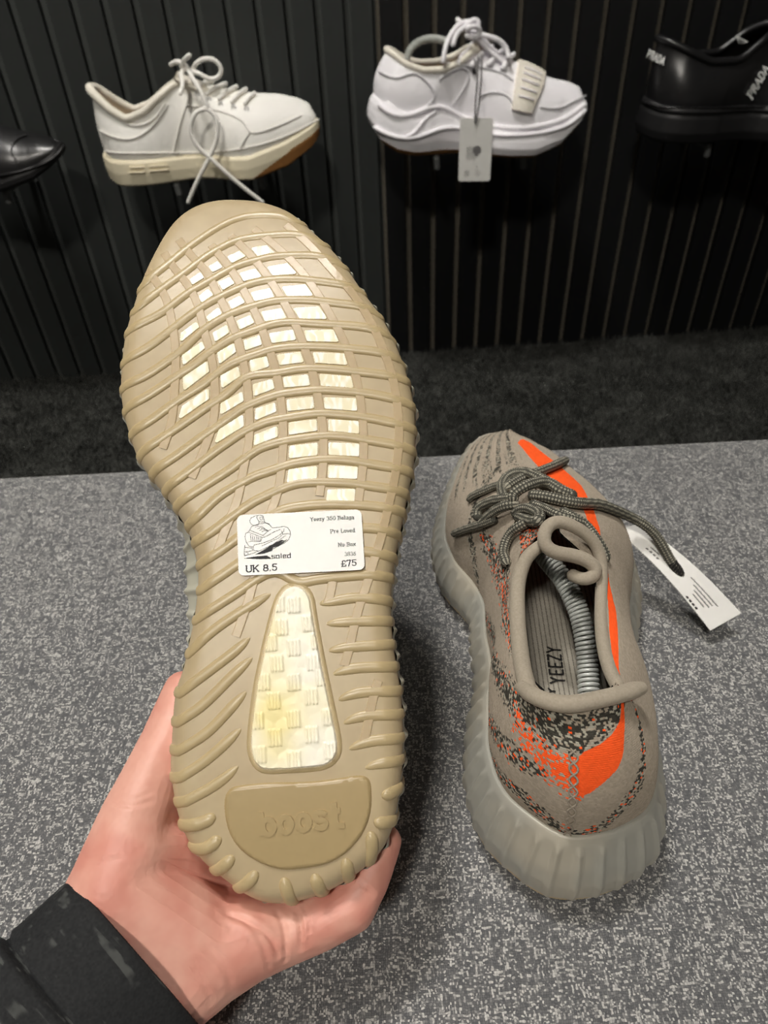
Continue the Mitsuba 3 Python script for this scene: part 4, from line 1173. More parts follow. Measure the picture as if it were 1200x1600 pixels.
LACES = [
    (Z4((668, 208, .0005), (640, 222, .003), (600, 240, .0035), (555, 258, .0040), (510, 275, .0050), (450, 298, .0060), (400, 330, .0060)), .0024),
    (Z4((222, 388, .000), (240, 372, .002), (300, 345, .0025), (340, 328, .003), (385, 318, .004)), .0019),
    (Z4((380, 380, .004), (372, 340, .006), (385, 300, .008), (430, 268, .010), (490, 265, .011), (540, 285, .011), (590, 310, .009), (640, 345, .006), (690, 365, .004)), .0025),
    (Z4((700, 372, .003), (640, 340, .006), (590, 312, .010), (530, 312, .012), (470, 335, .012), (430, 365, .010), (425, 385, .008)), .0026),
    (Z4((258, 470, .002), (262, 438, .004), (300, 408, .0045), (350, 392, .0045), (410, 385, .004)), .0024),
    (Z4((282, 500, .002), (310, 470, .0045), (350, 440, .006), (395, 420, .006), (430, 415, .004)), .0025),
    (Z4((150, 552, .000), (190, 535, .0025), (235, 520, .003), (285, 505, .003), (335, 485, .002)), .0020),
    (Z4((440, 455, .003), (470, 435, .006), (510, 438, .006), (550, 470, .004), (540, 492, .003), (500, 490, .003), (450, 470, .003)), .0024),
    (Z4((485, 500, .003), (450, 520, .005), (415, 550, .005), (392, 590, .005), (380, 640, .004), (392, 685, .001)), .0023),
    (Z4((520, 415, .004), (570, 432, .006), (640, 465, .005), (700, 485, .004), (745, 500, .003)), .0022),
]
for pts, r in LACES:
    r *= 1.13
    w = np.array([on_upper(x, y, l + r * .6) for x, y, l in pts])
    m, uv = rope(curve(w, 90), r)
    add('lace', m, 'm_lace', stand, smooth=True, uv=uv)
_free = np.vstack([[on_upper(x, y, l) for x, y, l in [(833, 774, .006), (853, 776, .007), (880, 782, .0065), (905, 786, .006), (927, 787, .006), (945, 791, .007)]], hp((985, 808, .066), (1005, 819, .061), (1023, 835, .055), (1037, 856, .048), (1048, 876, .041), (1058, 890, .036), (1066, 902, .031))])
_under = np.array([on_upper(x, y, l) for x, y, l in [(880, 800, .003), (903, 812, .0045), (918, 824, .004), (930, 840, .0035), (940, 856, .003), (946, 870, .001)]])
for pts, r in [(_free, .0029), (_under, .0025)]:
    m, uv = rope(curve(pts, 160), r)
    add('lace', m, 'm_lace', stand, smooth=True, uv=uv)
    if r == .0029:
        add('lace_tip', tube(curve(pts, 160)[146:], .0030, 14), 'm_print_black', stand, label='dark lace end', smooth=True)

# the coiled shoe tree sprung inside it
mat('m_steel', pr(col(206, 209, 204), .34, .6, metallic=.15))
tree = thing('shoe_tree', 'grey metal coil spring shoe tree standing in the orange striped sneaker', 'shoe tree')
sp_ = curve(hp((838, 850, .070), (852, 872, .070), (875, 899, .068), (893, 930, .064), (906, 962, .059), (914, 1000, .053), (918, 1040, .046), (920, 1085, .040), (921, 1110, .0370)), 2600)
tt_, nn_, bb_ = frames(sp_)
Ls = np.concatenate([[0], np.cumsum(np.linalg.norm(np.diff(sp_, axis=0), axis=1))])
turns = Ls / np.interp(Ls / Ls[-1], [0, .3, 1], [.0016, .0020, .0022])
ang = turns * 2 * np.pi
Rc = np.interp(Ls / Ls[-1], [0, .2, 1], [.0042, .0046, .0047])
hel = sp_ + Rc[:, None] * (np.cos(ang)[:, None] * nn_ + np.sin(ang)[:, None] * bb_)
add('coil', tube(hel, .00090, 8), 'm_steel', tree, smooth=True)
toe_p = trimesh.creation.icosphere(2, .011)
toe_p.apply_scale([1.1, 1.5, .8])
toe_p.apply_translation(STAND(np.array([-.004, .185, -.050])))
add('toe_form', toe_p, 'm_side_grey', tree, smooth=True)
hk = trimesh.creation.icosphere(2, .008)
hk.apply_scale([1.2, .6, 1.2])
hk.apply_translation(sp_[-1] + [0, -.004, 0])
add('heel_knob', hk, 'm_side_grey', tree, smooth=True)

# the paper price tag hanging from its side
tag = thing('price_tag', 'long white price tag tied to the orange striped sneaker, lying over the bench', 'price tag')
mat('m_tag', pr(col(246, 245, 241), .5, .4))
TA_, TB_, TC_, TD_ = [at_z(x, y, ZB + h) for x, y, h in ((963, 827, .050), (1000, 818, .054), (1158, 958, .0165), (1110, 985, .0115))]
nu_, nv_ = 40, 9
u_, v_ = np.meshgrid(np.linspace(0, 1, nu_), np.linspace(0, 1, nv_), indexing='ij')
def tag_pt(u, v, lift=0.0):
    u, v = np.asarray(u, float)[..., None], np.asarray(v, float)[..., None]
    p = (TA_ * (1 - v) + TB_ * v) * (1 - u) + (TD_ * (1 - v) + TC_ * v) * u
    return p + np.array([0, 0, 1.0]) * (np.sin(np.pi * u) * .004 + lift) * 1.0
top, bot = tag_pt(u_, v_).reshape(-1, 3), tag_pt(u_, v_, -.0005).reshape(-1, 3)
f_ = grid_faces(nu_, nv_)
rim_i = np.concatenate([np.arange(nv_), np.arange(1, nu_) * nv_ + nv_ - 1, (nu_ - 1) * nv_ + np.arange(nv_ - 2, -1, -1), np.arange(nu_ - 2, 0, -1) * nv_])
k_ = np.arange(len(rim_i))
r2_ = np.roll(rim_i, -1)
N_ = nu_ * nv_
tm = mesh_of(np.vstack([top, bot]), np.vstack([f_, f_[:, ::-1] + N_, np.stack([rim_i, rim_i + N_, r2_], 1), np.stack([r2_, rim_i + N_, r2_ + N_], 1)]))
add('card', tm, 'm_tag', tag, smooth=20)
mat('m_print_grey', pr(col(120, 118, 118), .7, .2))
def tag_line(u0, v0, u1, v1, w, m='m_print_grey'):
    n = 12
    a, b = np.array([u0, v0]), np.array([u1, v1])
    c = a + (b - a) * np.linspace(0, 1, n)[:, None]
    L = np.linalg.norm(tag_pt(*a) - tag_pt(*b))
    d = (b - a) / np.linalg.norm(b - a)
    perp = np.array([d[1] * .28, -d[0]]) if abs(d[0]) > .5 else np.array([.28, 0])
    e = unit(perp) * w
    v = np.vstack([tag_pt(c[:, 0], c[:, 1], .0002) - 0, tag_pt(c[:, 0] + e[0], c[:, 1] + e[1], .0002)])
    v = np.vstack([v, v + [0, 0, .00005]])
    f = [[i, i + 1, n + i + 1] for i in range(n - 1)] + [[i, n + i + 1, n + i] for i in range(n - 1)]
    f = np.array(f)
    add('print', mesh_of(v, np.vstack([f + 2 * n, f[:, ::-1]])), m, tag, smooth=False)
for k, (u0, u1) in enumerate([(.60, .88), (.66, .86), (.70, .86), (.72, .84)]):
    tag_line(u0, .62 - k * .11, u1, .62 - k * .11, .035)
for k in range(4):
    tag_line(.715 + k * .032, .10, .735 + k * .032, .10, .06, 'm_print_black')
    tag_line(.245 + k * .035, .28, .268 + k * .035, .28, .07)
tag_line(.25, .42, .34, .42, .05)
st_ = hp((955, 806, .062), (962, 815, .060), (966, 826, .056), (958, 836, .052), (948, 842, .054), (938, 838, .058))
add('string', tube(curve(st_, 40), .0007, 8), 'm_print_black', tag, smooth=True)
cl_ = hp((951, 822, .058), (957, 829, .056), (964, 838, .052))
add('fastener', tube(curve(cl_, 12), .0024, 10, flat=.5), 'm_print_black', tag, label='black plastic fastener', smooth=True)
# ---------------------------------------------------------------- the shoes shown on the wall
mat('m_white', pr(col(246, 244, 238), .5, .4))
mat('m_white_cool', pr(col(246, 244, 248), .5, .4))
mat('m_offwhite', pr(col(236, 230, 216), .5, .4))
mat('m_cream_sole', pr(col(236, 226, 198), .5, .4))
mat('m_gum', pr(col(158, 110, 62), .55, .35))
mat('m_lining_cream', pr(col(222, 208, 184), .9, .1))
mat('m_black_leather', pr(col(24, 24, 25), .30, .55))
mat('m_black_rubber', pr(col(28, 28, 29), .45, .4))
mat('m_white_print', pr(col(248, 248, 246), .5, .3))
mat('m_acrylic', pr(col(96, 98, 98), .18, .6))
mat('m_seam_white', pr(col(226, 224, 218), .6, .3))
mat('m_seam_grey', pr(col(206, 206, 208), .6, .3))

class Show:
    """a shoe whose sole line runs between two pixels at the given distance in front of the wall"""
    def __init__(self, root, heel, ball, vb, out, bend, h, prof, rim, wide=1.0, mats=None, n=300, ns=40, lean=.55, bulge=.004):
        self.root = root
        a, b = wall_pt(*heel, out), wall_pt(*ball, out)
        ax = unit(b - a)
        self.s = np.linalg.norm(b - a) / vb
        up = unit(np.cross(ax, WN) * -1.0)
        up = up if up[2] > 0 else -up
        left = np.cross(up, ax)
        self.fr = Frame(a, left, ax, -up, self.s)
        self.a, self.ax, self.left, self.up = a, ax, left, up
        bendf = lambda v: np.interp(v, *zip(*bend))
        hf = lambda v: np.interp(v, *zip(*h))
        big = curve(OUT, n * 2, closed=True) * [wide, 1]
        nn = np.stack([np.interp(np.arange(n * 2) * NO / (n * 2), np.arange(NO + 1), np.append(OUT_N[:, i], OUT_N[0, i])) for i in (0, 1)], 1)
        pe, po = zip(*prof)
        es = np.unique(np.concatenate([np.linspace(0, 1, 26), [.03, .97]]))
        rows = []
        for x in es:
            rows.append(np.column_stack([big + nn * np.interp(x, pe, po), -(bendf(big[:, 1]) + hf(big[:, 1]) * x)]))
        last = rows[-1].copy()
        last[:, :2] -= nn * .006
        rows.append(last)
        self.es, self.m2, self.fr_rows = es, n * 2, np.array(rows)
        low = [np.column_stack([(big + nn * np.interp(0, pe, po)) * (1 - k) + k * np.column_stack([0 * big[:, 0] + U_MID(big[:, 1]), np.clip(big[:, 1], .03, .26)]), -bendf(big[:, 1] * (1 - k) + k * np.clip(big[:, 1], .03, .26))]) for k in (1, .6, .3)]
        self.side = mesh_of(self.fr(np.array(rows).reshape(-1, 3)), grid_faces(len(rows), n * 2, False, True)[:, ::-1])
        self.bottom = mesh_of(self.fr(np.array(low + [rows[0]]).reshape(-1, 3)), grid_faces(4, n * 2, False, True)[:, ::-1])
        toe, heel_ = int(np.argmax(big[:, 1])), int(np.argmin(big[:, 1]))
        m = n * 2
        i1 = np.arange(toe, heel_ if heel_ > toe else heel_ + m) % m
        i2 = np.arange(heel_, toe if toe > heel_ else toe + m) % m
        idx = np.concatenate([i1[np.linspace(0, len(i1), n // 2, endpoint=False).astype(int)], i2[np.linspace(0, len(i2), n // 2, endpoint=False).astype(int)]])
        base = np.column_stack([big[idx] + nn[idx] * (np.interp(1, pe, po) - .0015), -(bendf(big[idx, 1]) + hf(big[idx, 1]) - .003)])
        rimp = rim_line(n, np.array(rim), lambda v: .003 + 0 * v)
        sh = sheet(base, rimp, nn[idx], np.full(n, bulge), ns, lean=lean)
        self.sh, self.n, self.ns, self.rim = sh, n, ns, rimp
        du, dv = np.roll(sh, -1, 0) - np.roll(sh, 1, 0), np.gradient(sh, axis=1)
        self.nrm = unit(np.cross(du, dv))
        if (self.nrm[:, ns // 2] * np.column_stack([nn[idx], 0 * idx])).sum() < 0:
            self.nrm = -self.nrm
        self.upper = mesh_of(self.fr(sh.reshape(-1, 3)), grid_faces(n, ns, True, False))
        i0 = int(n / 2 * .52)
        self.open = np.arange(i0, n - i0)
        li = (sh - self.nrm * .003)[self.open][:, ::-1][:, :int(ns * .72):3]
        self.lining = mesh_of(self.fr(li.reshape(-1, 3)), grid_faces(li.shape[0], li.shape[1], False, False))
        col_ = rimp[self.open]
        self.collar = self.fr(curve(np.vstack([col_, col_[:1]]), 120))
        w = np.vstack([self.fr(sh.reshape(-1, 3)), self.fr(np.array(rows).reshape(-1, 3))])
        nw = np.vstack([sh.reshape(-1, 3) * 0 + self.nrm.reshape(-1, 3), np.column_stack([np.tile(nn, (len(rows), 1)), np.zeros(len(rows) * m)])])
        self.w, self.nw = w, nw[:, :1] * self.left + nw[:, 1:2] * self.ax - nw[:, 2:3] * self.up
        q = w - EYE
        self.z = q @ FWD
        self.kd = cKDTree(np.column_stack([600 + FPX * (q @ RIGHT) / self.z, 800 - FPX * (q @ UP) / self.z]))
    def split_sole(self, lower):
        """the sidewall in two: what lies under lower(v), a fraction of its height, and the rest"""
        r = self.fr_rows
        f = grid_faces(len(r), self.m2, False, True)[:, ::-1]
        e = np.append(self.es, 1.0)[f // self.m2].mean(1)
        v = r.reshape(-1, 3)[f][:, :, 1].mean(1)
        low = e < lower(v)
        return [mesh_of(self.side.vertices, f[k]) for k in (low, ~low)]
    def hit(self, pts, lift=0.0, n=40, loose=False):
        """a line over the shoe's near side through those pixels"""
        px = curve(np.array(pts, float), n)
        out = []
        for x, y in px:
            idx = self.kd.query_ball_point((x, y), 4.0) or [self.kd.query((x, y))[1]]
            k = min(idx, key=lambda i: self.z[i])
            nv = self.nw[k]
            nv = nv if nv @ (EYE - self.w[k]) > 0 else -nv
            out.append(EYE + ray(x, y) * self.z[k] + nv * lift)
        out = np.array(out)
        for _ in range(3):
            out[1:-1] = (out[:-2] + out[1:-1] * 2 + out[2:]) / 4
        return out

def crop(o, k):
    return lambda *p: [(o[0] + x / k, o[1] + y / k) for x, y in p]
c6, c7, c8, c0 = crop((100, 60), 2.7273), crop((540, 10), 2.8571), crop((900, 0), 4.0), crop((0, 150), 6.0)

# white court sneaker
w1 = thing('court_sneaker', 'white leather court sneaker with cream sole and gum toe, laces dangling, displayed on wall', 'sneaker')
S1 = Show(w1, (176, 283), (399, 264.5), .20, .080, [(0, .005), (.012, 0), (.2, 0), (.25, .0115), (.284, .029), (.296, .040)], [(0, .034), (.1, .031), (.18, .029), (.25, .031), (.285, .026), (.296, .020)],
          [(0, -.003), (.06, 0), (.5, .0016), (.9, .001), (1, -.002)], [(0, .289, 0, .065), (.05, .286, 0, .075), (.12, .271, 0, .083), (.22, .247, 0, .089), (.32, .215, 0, .092), (.42, .175, 0, .101), (.5, .135, .002, .112), (.56, .115, .014, .112), (.62, .095, .026, .101), (.70, .072, .029, .086), (.80, .047, .028, .079), (.88, .028, .024, .092), (.94, .010, .014, .110), (1, .004, 0, .114)], wide=.94)
add('upper', S1.upper, 'm_white', w1, smooth=True)
_lo, _hi = S1.split_sole(lambda v: .56 * np.clip((v - .200) / .055, 0, 1) ** .8 + .03)
add('sole', _hi, 'm_cream_sole', w1, label='cream rubber sole', smooth=True)
add('toe_gum', _lo, 'm_gum', w1, label='brown gum edge at the toe', smooth=True)
add('outsole', S1.bottom, 'm_gum', w1, label='brown gum outsole', smooth=True)
add('lining', S1.lining, 'm_lining_cream', w1, label='beige lining', smooth=True)
add('collar', tube(S1.collar, .0036 + .0022 * np.sin(np.linspace(0, np.pi, 120)) ** 2, 10), 'm_offwhite', w1, smooth=True)
for pts in [c6((152, 392), (205, 418), (290, 428), (380, 370), (440, 282)), c6((150, 288), (185, 292), (240, 345), (300, 372), (380, 345), (430, 275)), c6((545, 215), (515, 300), (490, 380), (468, 482)), c6((525, 285), (620, 300), (720, 330), (775, 370), (790, 402), (900, 378), (1010, 330)), c6((790, 402), (765, 440), (748, 478)), c6((172, 480), (215, 488), (450, 488), (650, 484), (850, 450), (1000, 392), (1085, 345))]:
    add('panel_edge', tube(S1.hit(pts, .0002, 50), .0011, 8), 'm_seam_white', w1, smooth=True)
for pts in [c6((280, 550), (340, 548)), c6((278, 572), (342, 570)), c6((362, 546), (440, 540)), c6((365, 566), (442, 560))]:
    add('sole_lettering', tube(S1.hit(pts, .0002, 14), .0011, 8), 'm_cream_sole', w1, smooth=True)
for k, (a, b) in enumerate([((560, 215), (640, 185)), ((610, 240), (690, 200)), ((660, 262), (735, 212)), ((715, 275), (775, 222)), ((770, 282), (812, 240))]):
    add('lace_bar', tube(S1.hit(c6(a, ((a[0] + b[0]) / 2, (a[1] + b[1]) / 2 - 6), b), .0022, 16), .0026, 8), 'm_white', w1, smooth=True)
    e = S1.hit(c6((a[0] + 8, a[1] + 20), (a[0] + 9, a[1] + 22)), .0006, 2)[0]
    ey = trimesh.creation.torus(.0026, .0009, major_sections=14, minor_sections=6)
    add('eyelet', place(ey, e, S1.ax, S1.up), 'm_seam_grey', w1, smooth=True)
tng = S1.fr(np.array([[x, y, -z] for x, y, z in [(.003, .160, .098), (.003, .140, .108), (.003, .126, .115), (.003, .118, .120)]]))
t_, n_, b_ = frames(curve(tng, 20), S1.up)
cp = curve(tng, 20)
pv = np.stack([cp + b_ * (w * .020) * (1 - .25 * np.linspace(0, 1, 20)[:, None] ** 4) + n_ * (.003 * math.cos(w * 1.3) + o) for w, o in [(-1, 0), (-.5, .0015), (0, .002), (.5, .0015), (1, 0), (1, -.004), (.5, -.005), (0, -.005), (-.5, -.005), (-1, -.004)]], 1)
tg = mesh_of(np.vstack([pv.reshape(-1, 3), pv[:1].mean(1), pv[-1:].mean(1)]), np.vstack([grid_faces(20, 10, False, True), [[200, (j + 1) % 10, j] for j in range(10)], [[201, 190 + j, 190 + (j + 1) % 10] for j in range(10)]]))
add('tongue', tg, 'm_offwhite', w1, smooth=True)
def hang(pts, out, n=60):
    return curve(np.array([wall_pt(x, y, o) for (x, y), o in zip(pts, out)]), n)
for pts, out in [
    (c6((545, 150), (560, 112), (600, 88), (645, 96), (670, 135), (655, 165), (620, 172), (575, 150), (545, 140)), [.09, .095, .10, .10, .10, .10, .10, .10, .095]),
    (c6((455, 112), (490, 100), (520, 118), (540, 150)), [.09, .10, .10, .09]), (c6((500, 120), (515, 90), (535, 72)), [.10, .11, .115]),
    (c6((495, 235), (505, 190), (500, 150), (520, 125)), [.125, .115, .105, .10]),
    (c6((525, 125), (555, 180), (590, 240), (610, 295)), [.105, .12, .13, .134]),
    (c6((612, 300), (570, 312), (545, 350), (545, 410), (575, 465), (612, 500)), [.134, .135, .136, .137, .139, .140]),
    (c6((600, 296), (640, 325), (655, 370), (650, 430), (630, 485), (600, 545), (570, 605), (530, 697)), [.134, .135, .137, .138, .139, .141, .141, .139]),
    (c6((612, 500), (650, 535), (720, 598), (790, 655), (845, 697)), [.140, .141, .141, .140, .138])]:
    add('lace', tube(hang(pts, out), .0028, 10), 'm_white', w1, smooth=True)

# white chunky runner
w2 = thing('runner_sneaker', 'chunky white running sneaker with off white strap and hanging tag, displayed on the wall', 'sneaker')
S2 = Show(w2, (579, 234), (801, 232), .205, .080, [(0, .030), (.012, .014), (.035, .004), (.06, 0), (.225, 0), (.262, .012), (.285, .034), (.296, .052)],
          [(0, .040), (.02, .056), (.045, .052), (.07, .052), (.095, .059), (.12, .050), (.15, .039), (.2, .035), (.25, .034), (.285, .025), (.296, .015)], [(0, -.006), (.1, 0), (.35, .004), (.6, .003), (.85, .0005), (1, -.004)],
          [(0, .294, 0, .070), (.05, .289, 0, .077), (.12, .272, 0, .083), (.2, .249, 0, .087), (.3, .224, 0, .094), (.38, .197, 0, .106), (.47, .16, .002, .122), (.54, .135, .016, .122), (.6, .118, .026, .110), (.68, .095, .030, .102), (.78, .068, .029, .101), (.87, .046, .025, .107), (.94, .030, .015, .117), (1, .020, 0, .121)], wide=.98)
add('upper', S2.upper, 'm_white_cool', w2, smooth=True)
_lo, _hi = S2.split_sole(lambda v: .12 + .12 * np.clip((v - .25) / .03, 0, 1))
add('sole', _hi, 'm_white_cool', w2, label='thick sculpted white sole', smooth=True)
add('outsole_edge', _lo, 'm_gum', w2, smooth=True)
add('outsole', S2.bottom, 'm_gum', w2, label='thin brown outsole', smooth=True)
add('lining', S2.lining, 'm_lining_cream', w2, label='cream lining', smooth=True)
add('collar', tube(S2.collar, .0042, 10), 'm_offwhite', w2, smooth=True)
for pts, r, m in [(c7((152, 440), (205, 480), (270, 490), (330, 470), (400, 447), (470, 465), (540, 505), (640, 532), (760, 545), (880, 532), (980, 500), (1065, 440)), .0032, 'm_white_cool'), (c7((130, 540), (185, 570), (270, 590), (350, 575), (430, 545), (520, 545), (640, 570), (780, 575), (900, 560), (1000, 525), (1068, 465)), .0026, 'm_white_cool'), (c7((260, 590), (310, 560), (350, 510), (400, 470)), .0022, 'm_white_cool'),
                  (c7((420, 325), (470, 290), (530, 275), (550, 310), (520, 380), (480, 440)), .0012, 'm_seam_grey'), (c7((150, 290), (230, 320), (300, 300), (370, 345), (395, 405), (370, 440)), .0012, 'm_seam_grey'), (c7((600, 400), (650, 385), (720, 400), (750, 440)), .0012, 'm_seam_grey'), (c7((870, 450), (950, 455), (1010, 430), (1070, 400)), .0012, 'm_seam_grey'), (c7((430, 250), (520, 262), (600, 270), (700, 300), (745, 330)), .0014, 'm_seam_grey')]:
    add('sole_ridge' if r > .002 else 'panel_edge', tube(S2.hit(pts, .0003, 60), r, 10), m, w2, smooth=True)
# the strap
def strap_pt(k, q, lift):
    """k: from its near end up over the ridge and down the far side; q: across it"""
    near = k < .78
    sv_ = np.interp(k, [0, .78, 1.0], [.24, .99, .72])
    t = np.interp(k, [0, .5, 1], [.375, .375, .365]) * (1 - q) + np.interp(k, [0, .4, .78, 1], [.295, .255, .245, .24]) * q
    i = int(round((2 - t if near else t) / 2 * S2.n)) % S2.n
    j = int(round(sv_ * (S2.ns - 1)))
    return S2.sh[i, j], S2.nrm[i, j], lift
def strap_grid(qs, lift, n=30, k1=1.0):
    g = np.array([[(lambda a: a[0] + a[1] * lift * (1 + .5 * math.sin(math.pi * q)))(strap_pt(k, q, lift)) for q in qs] for k in np.linspace(0, k1, n)])
    for _ in range(4):
        g[1:-1] = (g[:-2] + 2 * g[1:-1] + g[2:]) / 4
    return g
ks = np.linspace(0, 1, 9)
st_top, st_bot = S2.fr(strap_grid(ks, .0055)), S2.fr(strap_grid(ks, .0005))
sv = np.vstack([st_top.reshape(-1, 3), st_bot.reshape(-1, 3)])
sf = grid_faces(30, 9)
ri = np.concatenate([np.arange(9), np.arange(1, 30) * 9 + 8, 29 * 9 + np.arange(7, -1, -1), np.arange(28, 0, -1) * 9])
rj = np.roll(ri, -1)
add('strap', mesh_of(sv, np.vstack([sf, sf[:, ::-1] + 270, np.stack([ri, ri + 270, rj], 1), np.stack([rj, ri + 270, rj + 270], 1)])), 'm_offwhite', w2, label='off white hook and loop strap', smooth=40)
for k in range(5):
    bar = S2.fr(strap_grid(np.linspace(.2, .8, 12), .0062)[4 + 3 * k])
    add('strap_bar', tube(bar, .0014, 8), 'm_white_cool', w2, smooth=True)
for k, pts in enumerate([((500, 250), (530, 200), (590, 165)), ((560, 262), (600, 215), (650, 190)), ((640, 262), (670, 225), (700, 205)), ((700, 280), (722, 245), (745, 225))]):
    add('lace_bar', tube(S2.hit(c7(*pts), .003, 16), .0032, 8), 'm_white_cool', w2, smooth=True)
    e = S2.hit(c7((pts[0][0] + 4, pts[0][1] + 3), (pts[0][0] + 5, pts[0][1] + 4)), .0012, 2)[0]
    add('eyelet', place(trimesh.creation.torus(.0040, .0012, major_sections=14, minor_sections=6), e, S2.ax, S2.up), 'm_seam_grey', w2, smooth=True)
for pts, out in [(c7((435, 245), (445, 190), (470, 125), (510, 80), (550, 68)), [.115, .11, .10, .095, .09]), (c7((480, 170), (500, 120), (535, 90), (570, 62), (592, 72), (585, 100), (555, 110)), [.11, .105, .10, .095, .095, .095, .095]), (c7((555, 110), (620, 130), (680, 150), (715, 185), (728, 225)), [.095, .10, .10, .10, .105]), (c7((540, 105), (570, 90), (600, 110), (580, 135), (540, 130)), [.10, .105, .10, .10, .10]), (c7((500, 60), (530, 85), (570, 105)), [.085, .09, .09])]:
    add('lace', tube(hang(pts, out), .0032, 10), 'm_white_cool', w2, smooth=True)
tng = S2.fr(np.array([[.003, y, -z] for y, z in [(.180, .108), (.160, .120), (.148, .130), (.138, .138)]]))
cp = curve(tng, 20)
t_, n_, b_ = frames(cp, S2.up)
pv = np.stack([cp + b_ * (w * .024) * (1 - .25 * np.linspace(0, 1, 20)[:, None] ** 4) + n_ * (.003 * math.cos(w * 1.3) + o) for w, o in [(-1, 0), (-.5, .0015), (0, .002), (.5, .0015), (1, 0), (1, -.006), (.5, -.007), (0, -.007), (-.5, -.007), (-1, -.006)]], 1)
add('tongue', mesh_of(np.vstack([pv.reshape(-1, 3), pv[:1].mean(1), pv[-1:].mean(1)]), np.vstack([grid_faces(20, 10, False, True), [[200, (j + 1) % 10, j] for j in range(10)], [[201, 190 + j, 190 + (j + 1) % 10] for j in range(10)]])), 'm_white_cool', w2, smooth=True)
sh2 = thing('shoe_tree', 'grey coil spring shoe tree arching out of the white running sneaker', 'shoe tree')
ar = hang(c7((270, 245), (282, 205), (310, 170), (355, 148), (405, 145), (450, 158)), [.085, .084, .083, .082, .082, .082], 700)
t_, n_, b_ = frames(ar)
Ls = np.concatenate([[0], np.cumsum(np.linalg.norm(np.diff(ar, axis=0), axis=1))])
a_ = Ls / .0032 * 2 * np.pi
add('coil', tube(ar + .0036 * (np.cos(a_)[:, None] * n_ + np.sin(a_)[:, None] * b_), .0013, 7), 'm_steel', sh2, smooth=True)
# its tag
tg2 = thing('price_tag', 'white rectangular price tag hanging on a cord from the strapped running sneaker', 'price tag')
q4 = [wall_pt(x, y, .146) for x, y in ((719, 184), (771, 184), (768, 284), (716, 283))]
ex_, ey_ = q4[1] - q4[0], q4[0] - q4[3]
tw, thh = np.linalg.norm(ex_), np.linalg.norm(ey_)
cardp = shapely.box(0, 0, tw, thh).buffer(-.003).buffer(.003, quad_segs=6)
add('card', place(extrude(cardp, .0006), q4[3], unit(ex_), unit(ey_)), 'm_tag', tg2, smooth=False)
def tag2(poly, m='m_print_grey'):
    add('print', place(extrude(poly, .0001), q4[3] + np.cross(unit(ex_), unit(ey_)) * .00065, unit(ex_), unit(ey_)), m, tg2, smooth=False)
bx2 = lambda x0, y0, x1, y1: shapely.box(x0 * tw, y0 * thh, x1 * tw, y1 * thh)
for k in range(5):
    tag2(bx2(.24 + k * .055, .34 + .02 * (k % 2), .265 + k * .055, .56))
tag2(shapely.union_all([Point(.55 * tw, .50 * thh).buffer(.13 * tw), Polygon([(.42 * tw, .48 * thh), (.70 * tw, .50 * thh), (.54 * tw, .38 * thh)])]))
for k in range(3):
    tag2(bx2(.20 + k * .05, .08, .22 + k * .05, .17), 'm_print_black')
    tag2(bx2(.55 + k * .055, .08, .565 + k * .055, .26 - .05 * k))
for pts, out in [(c7((590, 225), (588, 330), (580, 430), (578, 520)), [.135, .146, .148, .1475]), (c7((608, 225), (605, 330), (596, 430), (582, 520)), [.135, .147, .149, .1475]), (c7((575, 235), (585, 290), (588, 340)), [.135, .142, .147])]:
    add('string', tube(hang(pts, out), .0012, 8), 'm_print_grey', tg2, smooth=True)
e = S2.hit(c7((575, 290), (576, 292)), .0012, 2)[0]
add('fastener', place(trimesh.creation.icosphere(2, .0034), e, S2.ax, S2.up), 'm_print_black', tg2, label='black bead on the cord', smooth=True)

# black sneaker at the right, white lettering
w3 = thing('low_sneaker', 'black leather low sneaker with thick black sole and white lettering, at right on the wall', 'sneaker')
S3 = Show(w3, (998, 213), (1236, 212), .205, .080, [(0, .003), (.01, 0), (.23, 0), (.28, .012), (.296, .02)], [(0, .041), (.296, .041)], [(0, -.003), (.05, .002), (.3, .005), (.7, .0035), (.80, .0015), (.86, .004), (1, .001)],
          [(0, .285, 0, .066), (.05, .280, 0, .074), (.12, .262, 0, .080), (.22, .24, 0, .086), (.32, .213, 0, .096), (.42, .18, 0, .108), (.5, .15, .002, .120), (.56, .135, .016, .120), (.62, .118, .027, .110), (.70, .092, .030, .088), (.80, .058, .029, .086), (.88, .030, .026, .096), (.94, .008, .016, .104), (1, -.004, 0, .106)], wide=.98)
add('upper', S3.upper, 'm_black_leather', w3, smooth=True)
add('sole', S3.side, 'm_black_rubber', w3, label='thick flat black sole', smooth=True)
add('outsole', S3.bottom, 'm_black_rubber', w3, smooth=True)
add('lining', S3.lining, 'm_dark_inside', w3, smooth=True)
add('collar', tube(S3.collar, .0050, 10), 'm_black_leather', w3, smooth=True)
tng = S3.fr(np.array([[.003, y, -z] for y, z in [(.19, .105), (.165, .130), (.145, .150), (.130, .162)]]))
cp = curve(tng, 20)
t_, n_, b_ = frames(cp, S3.up)
pv = np.stack([cp + b_ * (w * .030) * (1 - .25 * np.linspace(0, 1, 20)[:, None] ** 4) + n_ * (.003 * math.cos(w * 1.3) + o) for w, o in [(-1, 0), (-.5, .0015), (0, .002), (.5, .0015), (1, 0), (1, -.008), (.5, -.009), (0, -.009), (-.5, -.009), (-1, -.008)]], 1)
add('tongue', mesh_of(np.vstack([pv.reshape(-1, 3), pv[:1].mean(1), pv[-1:].mean(1)]), np.vstack([grid_faces(20, 10, False, True), [[200, (j + 1) % 10, j] for j in range(10)], [[201, 190 + j, 190 + (j + 1) % 10] for j in range(10)]])), 'm_black_leather', w3, smooth=True)
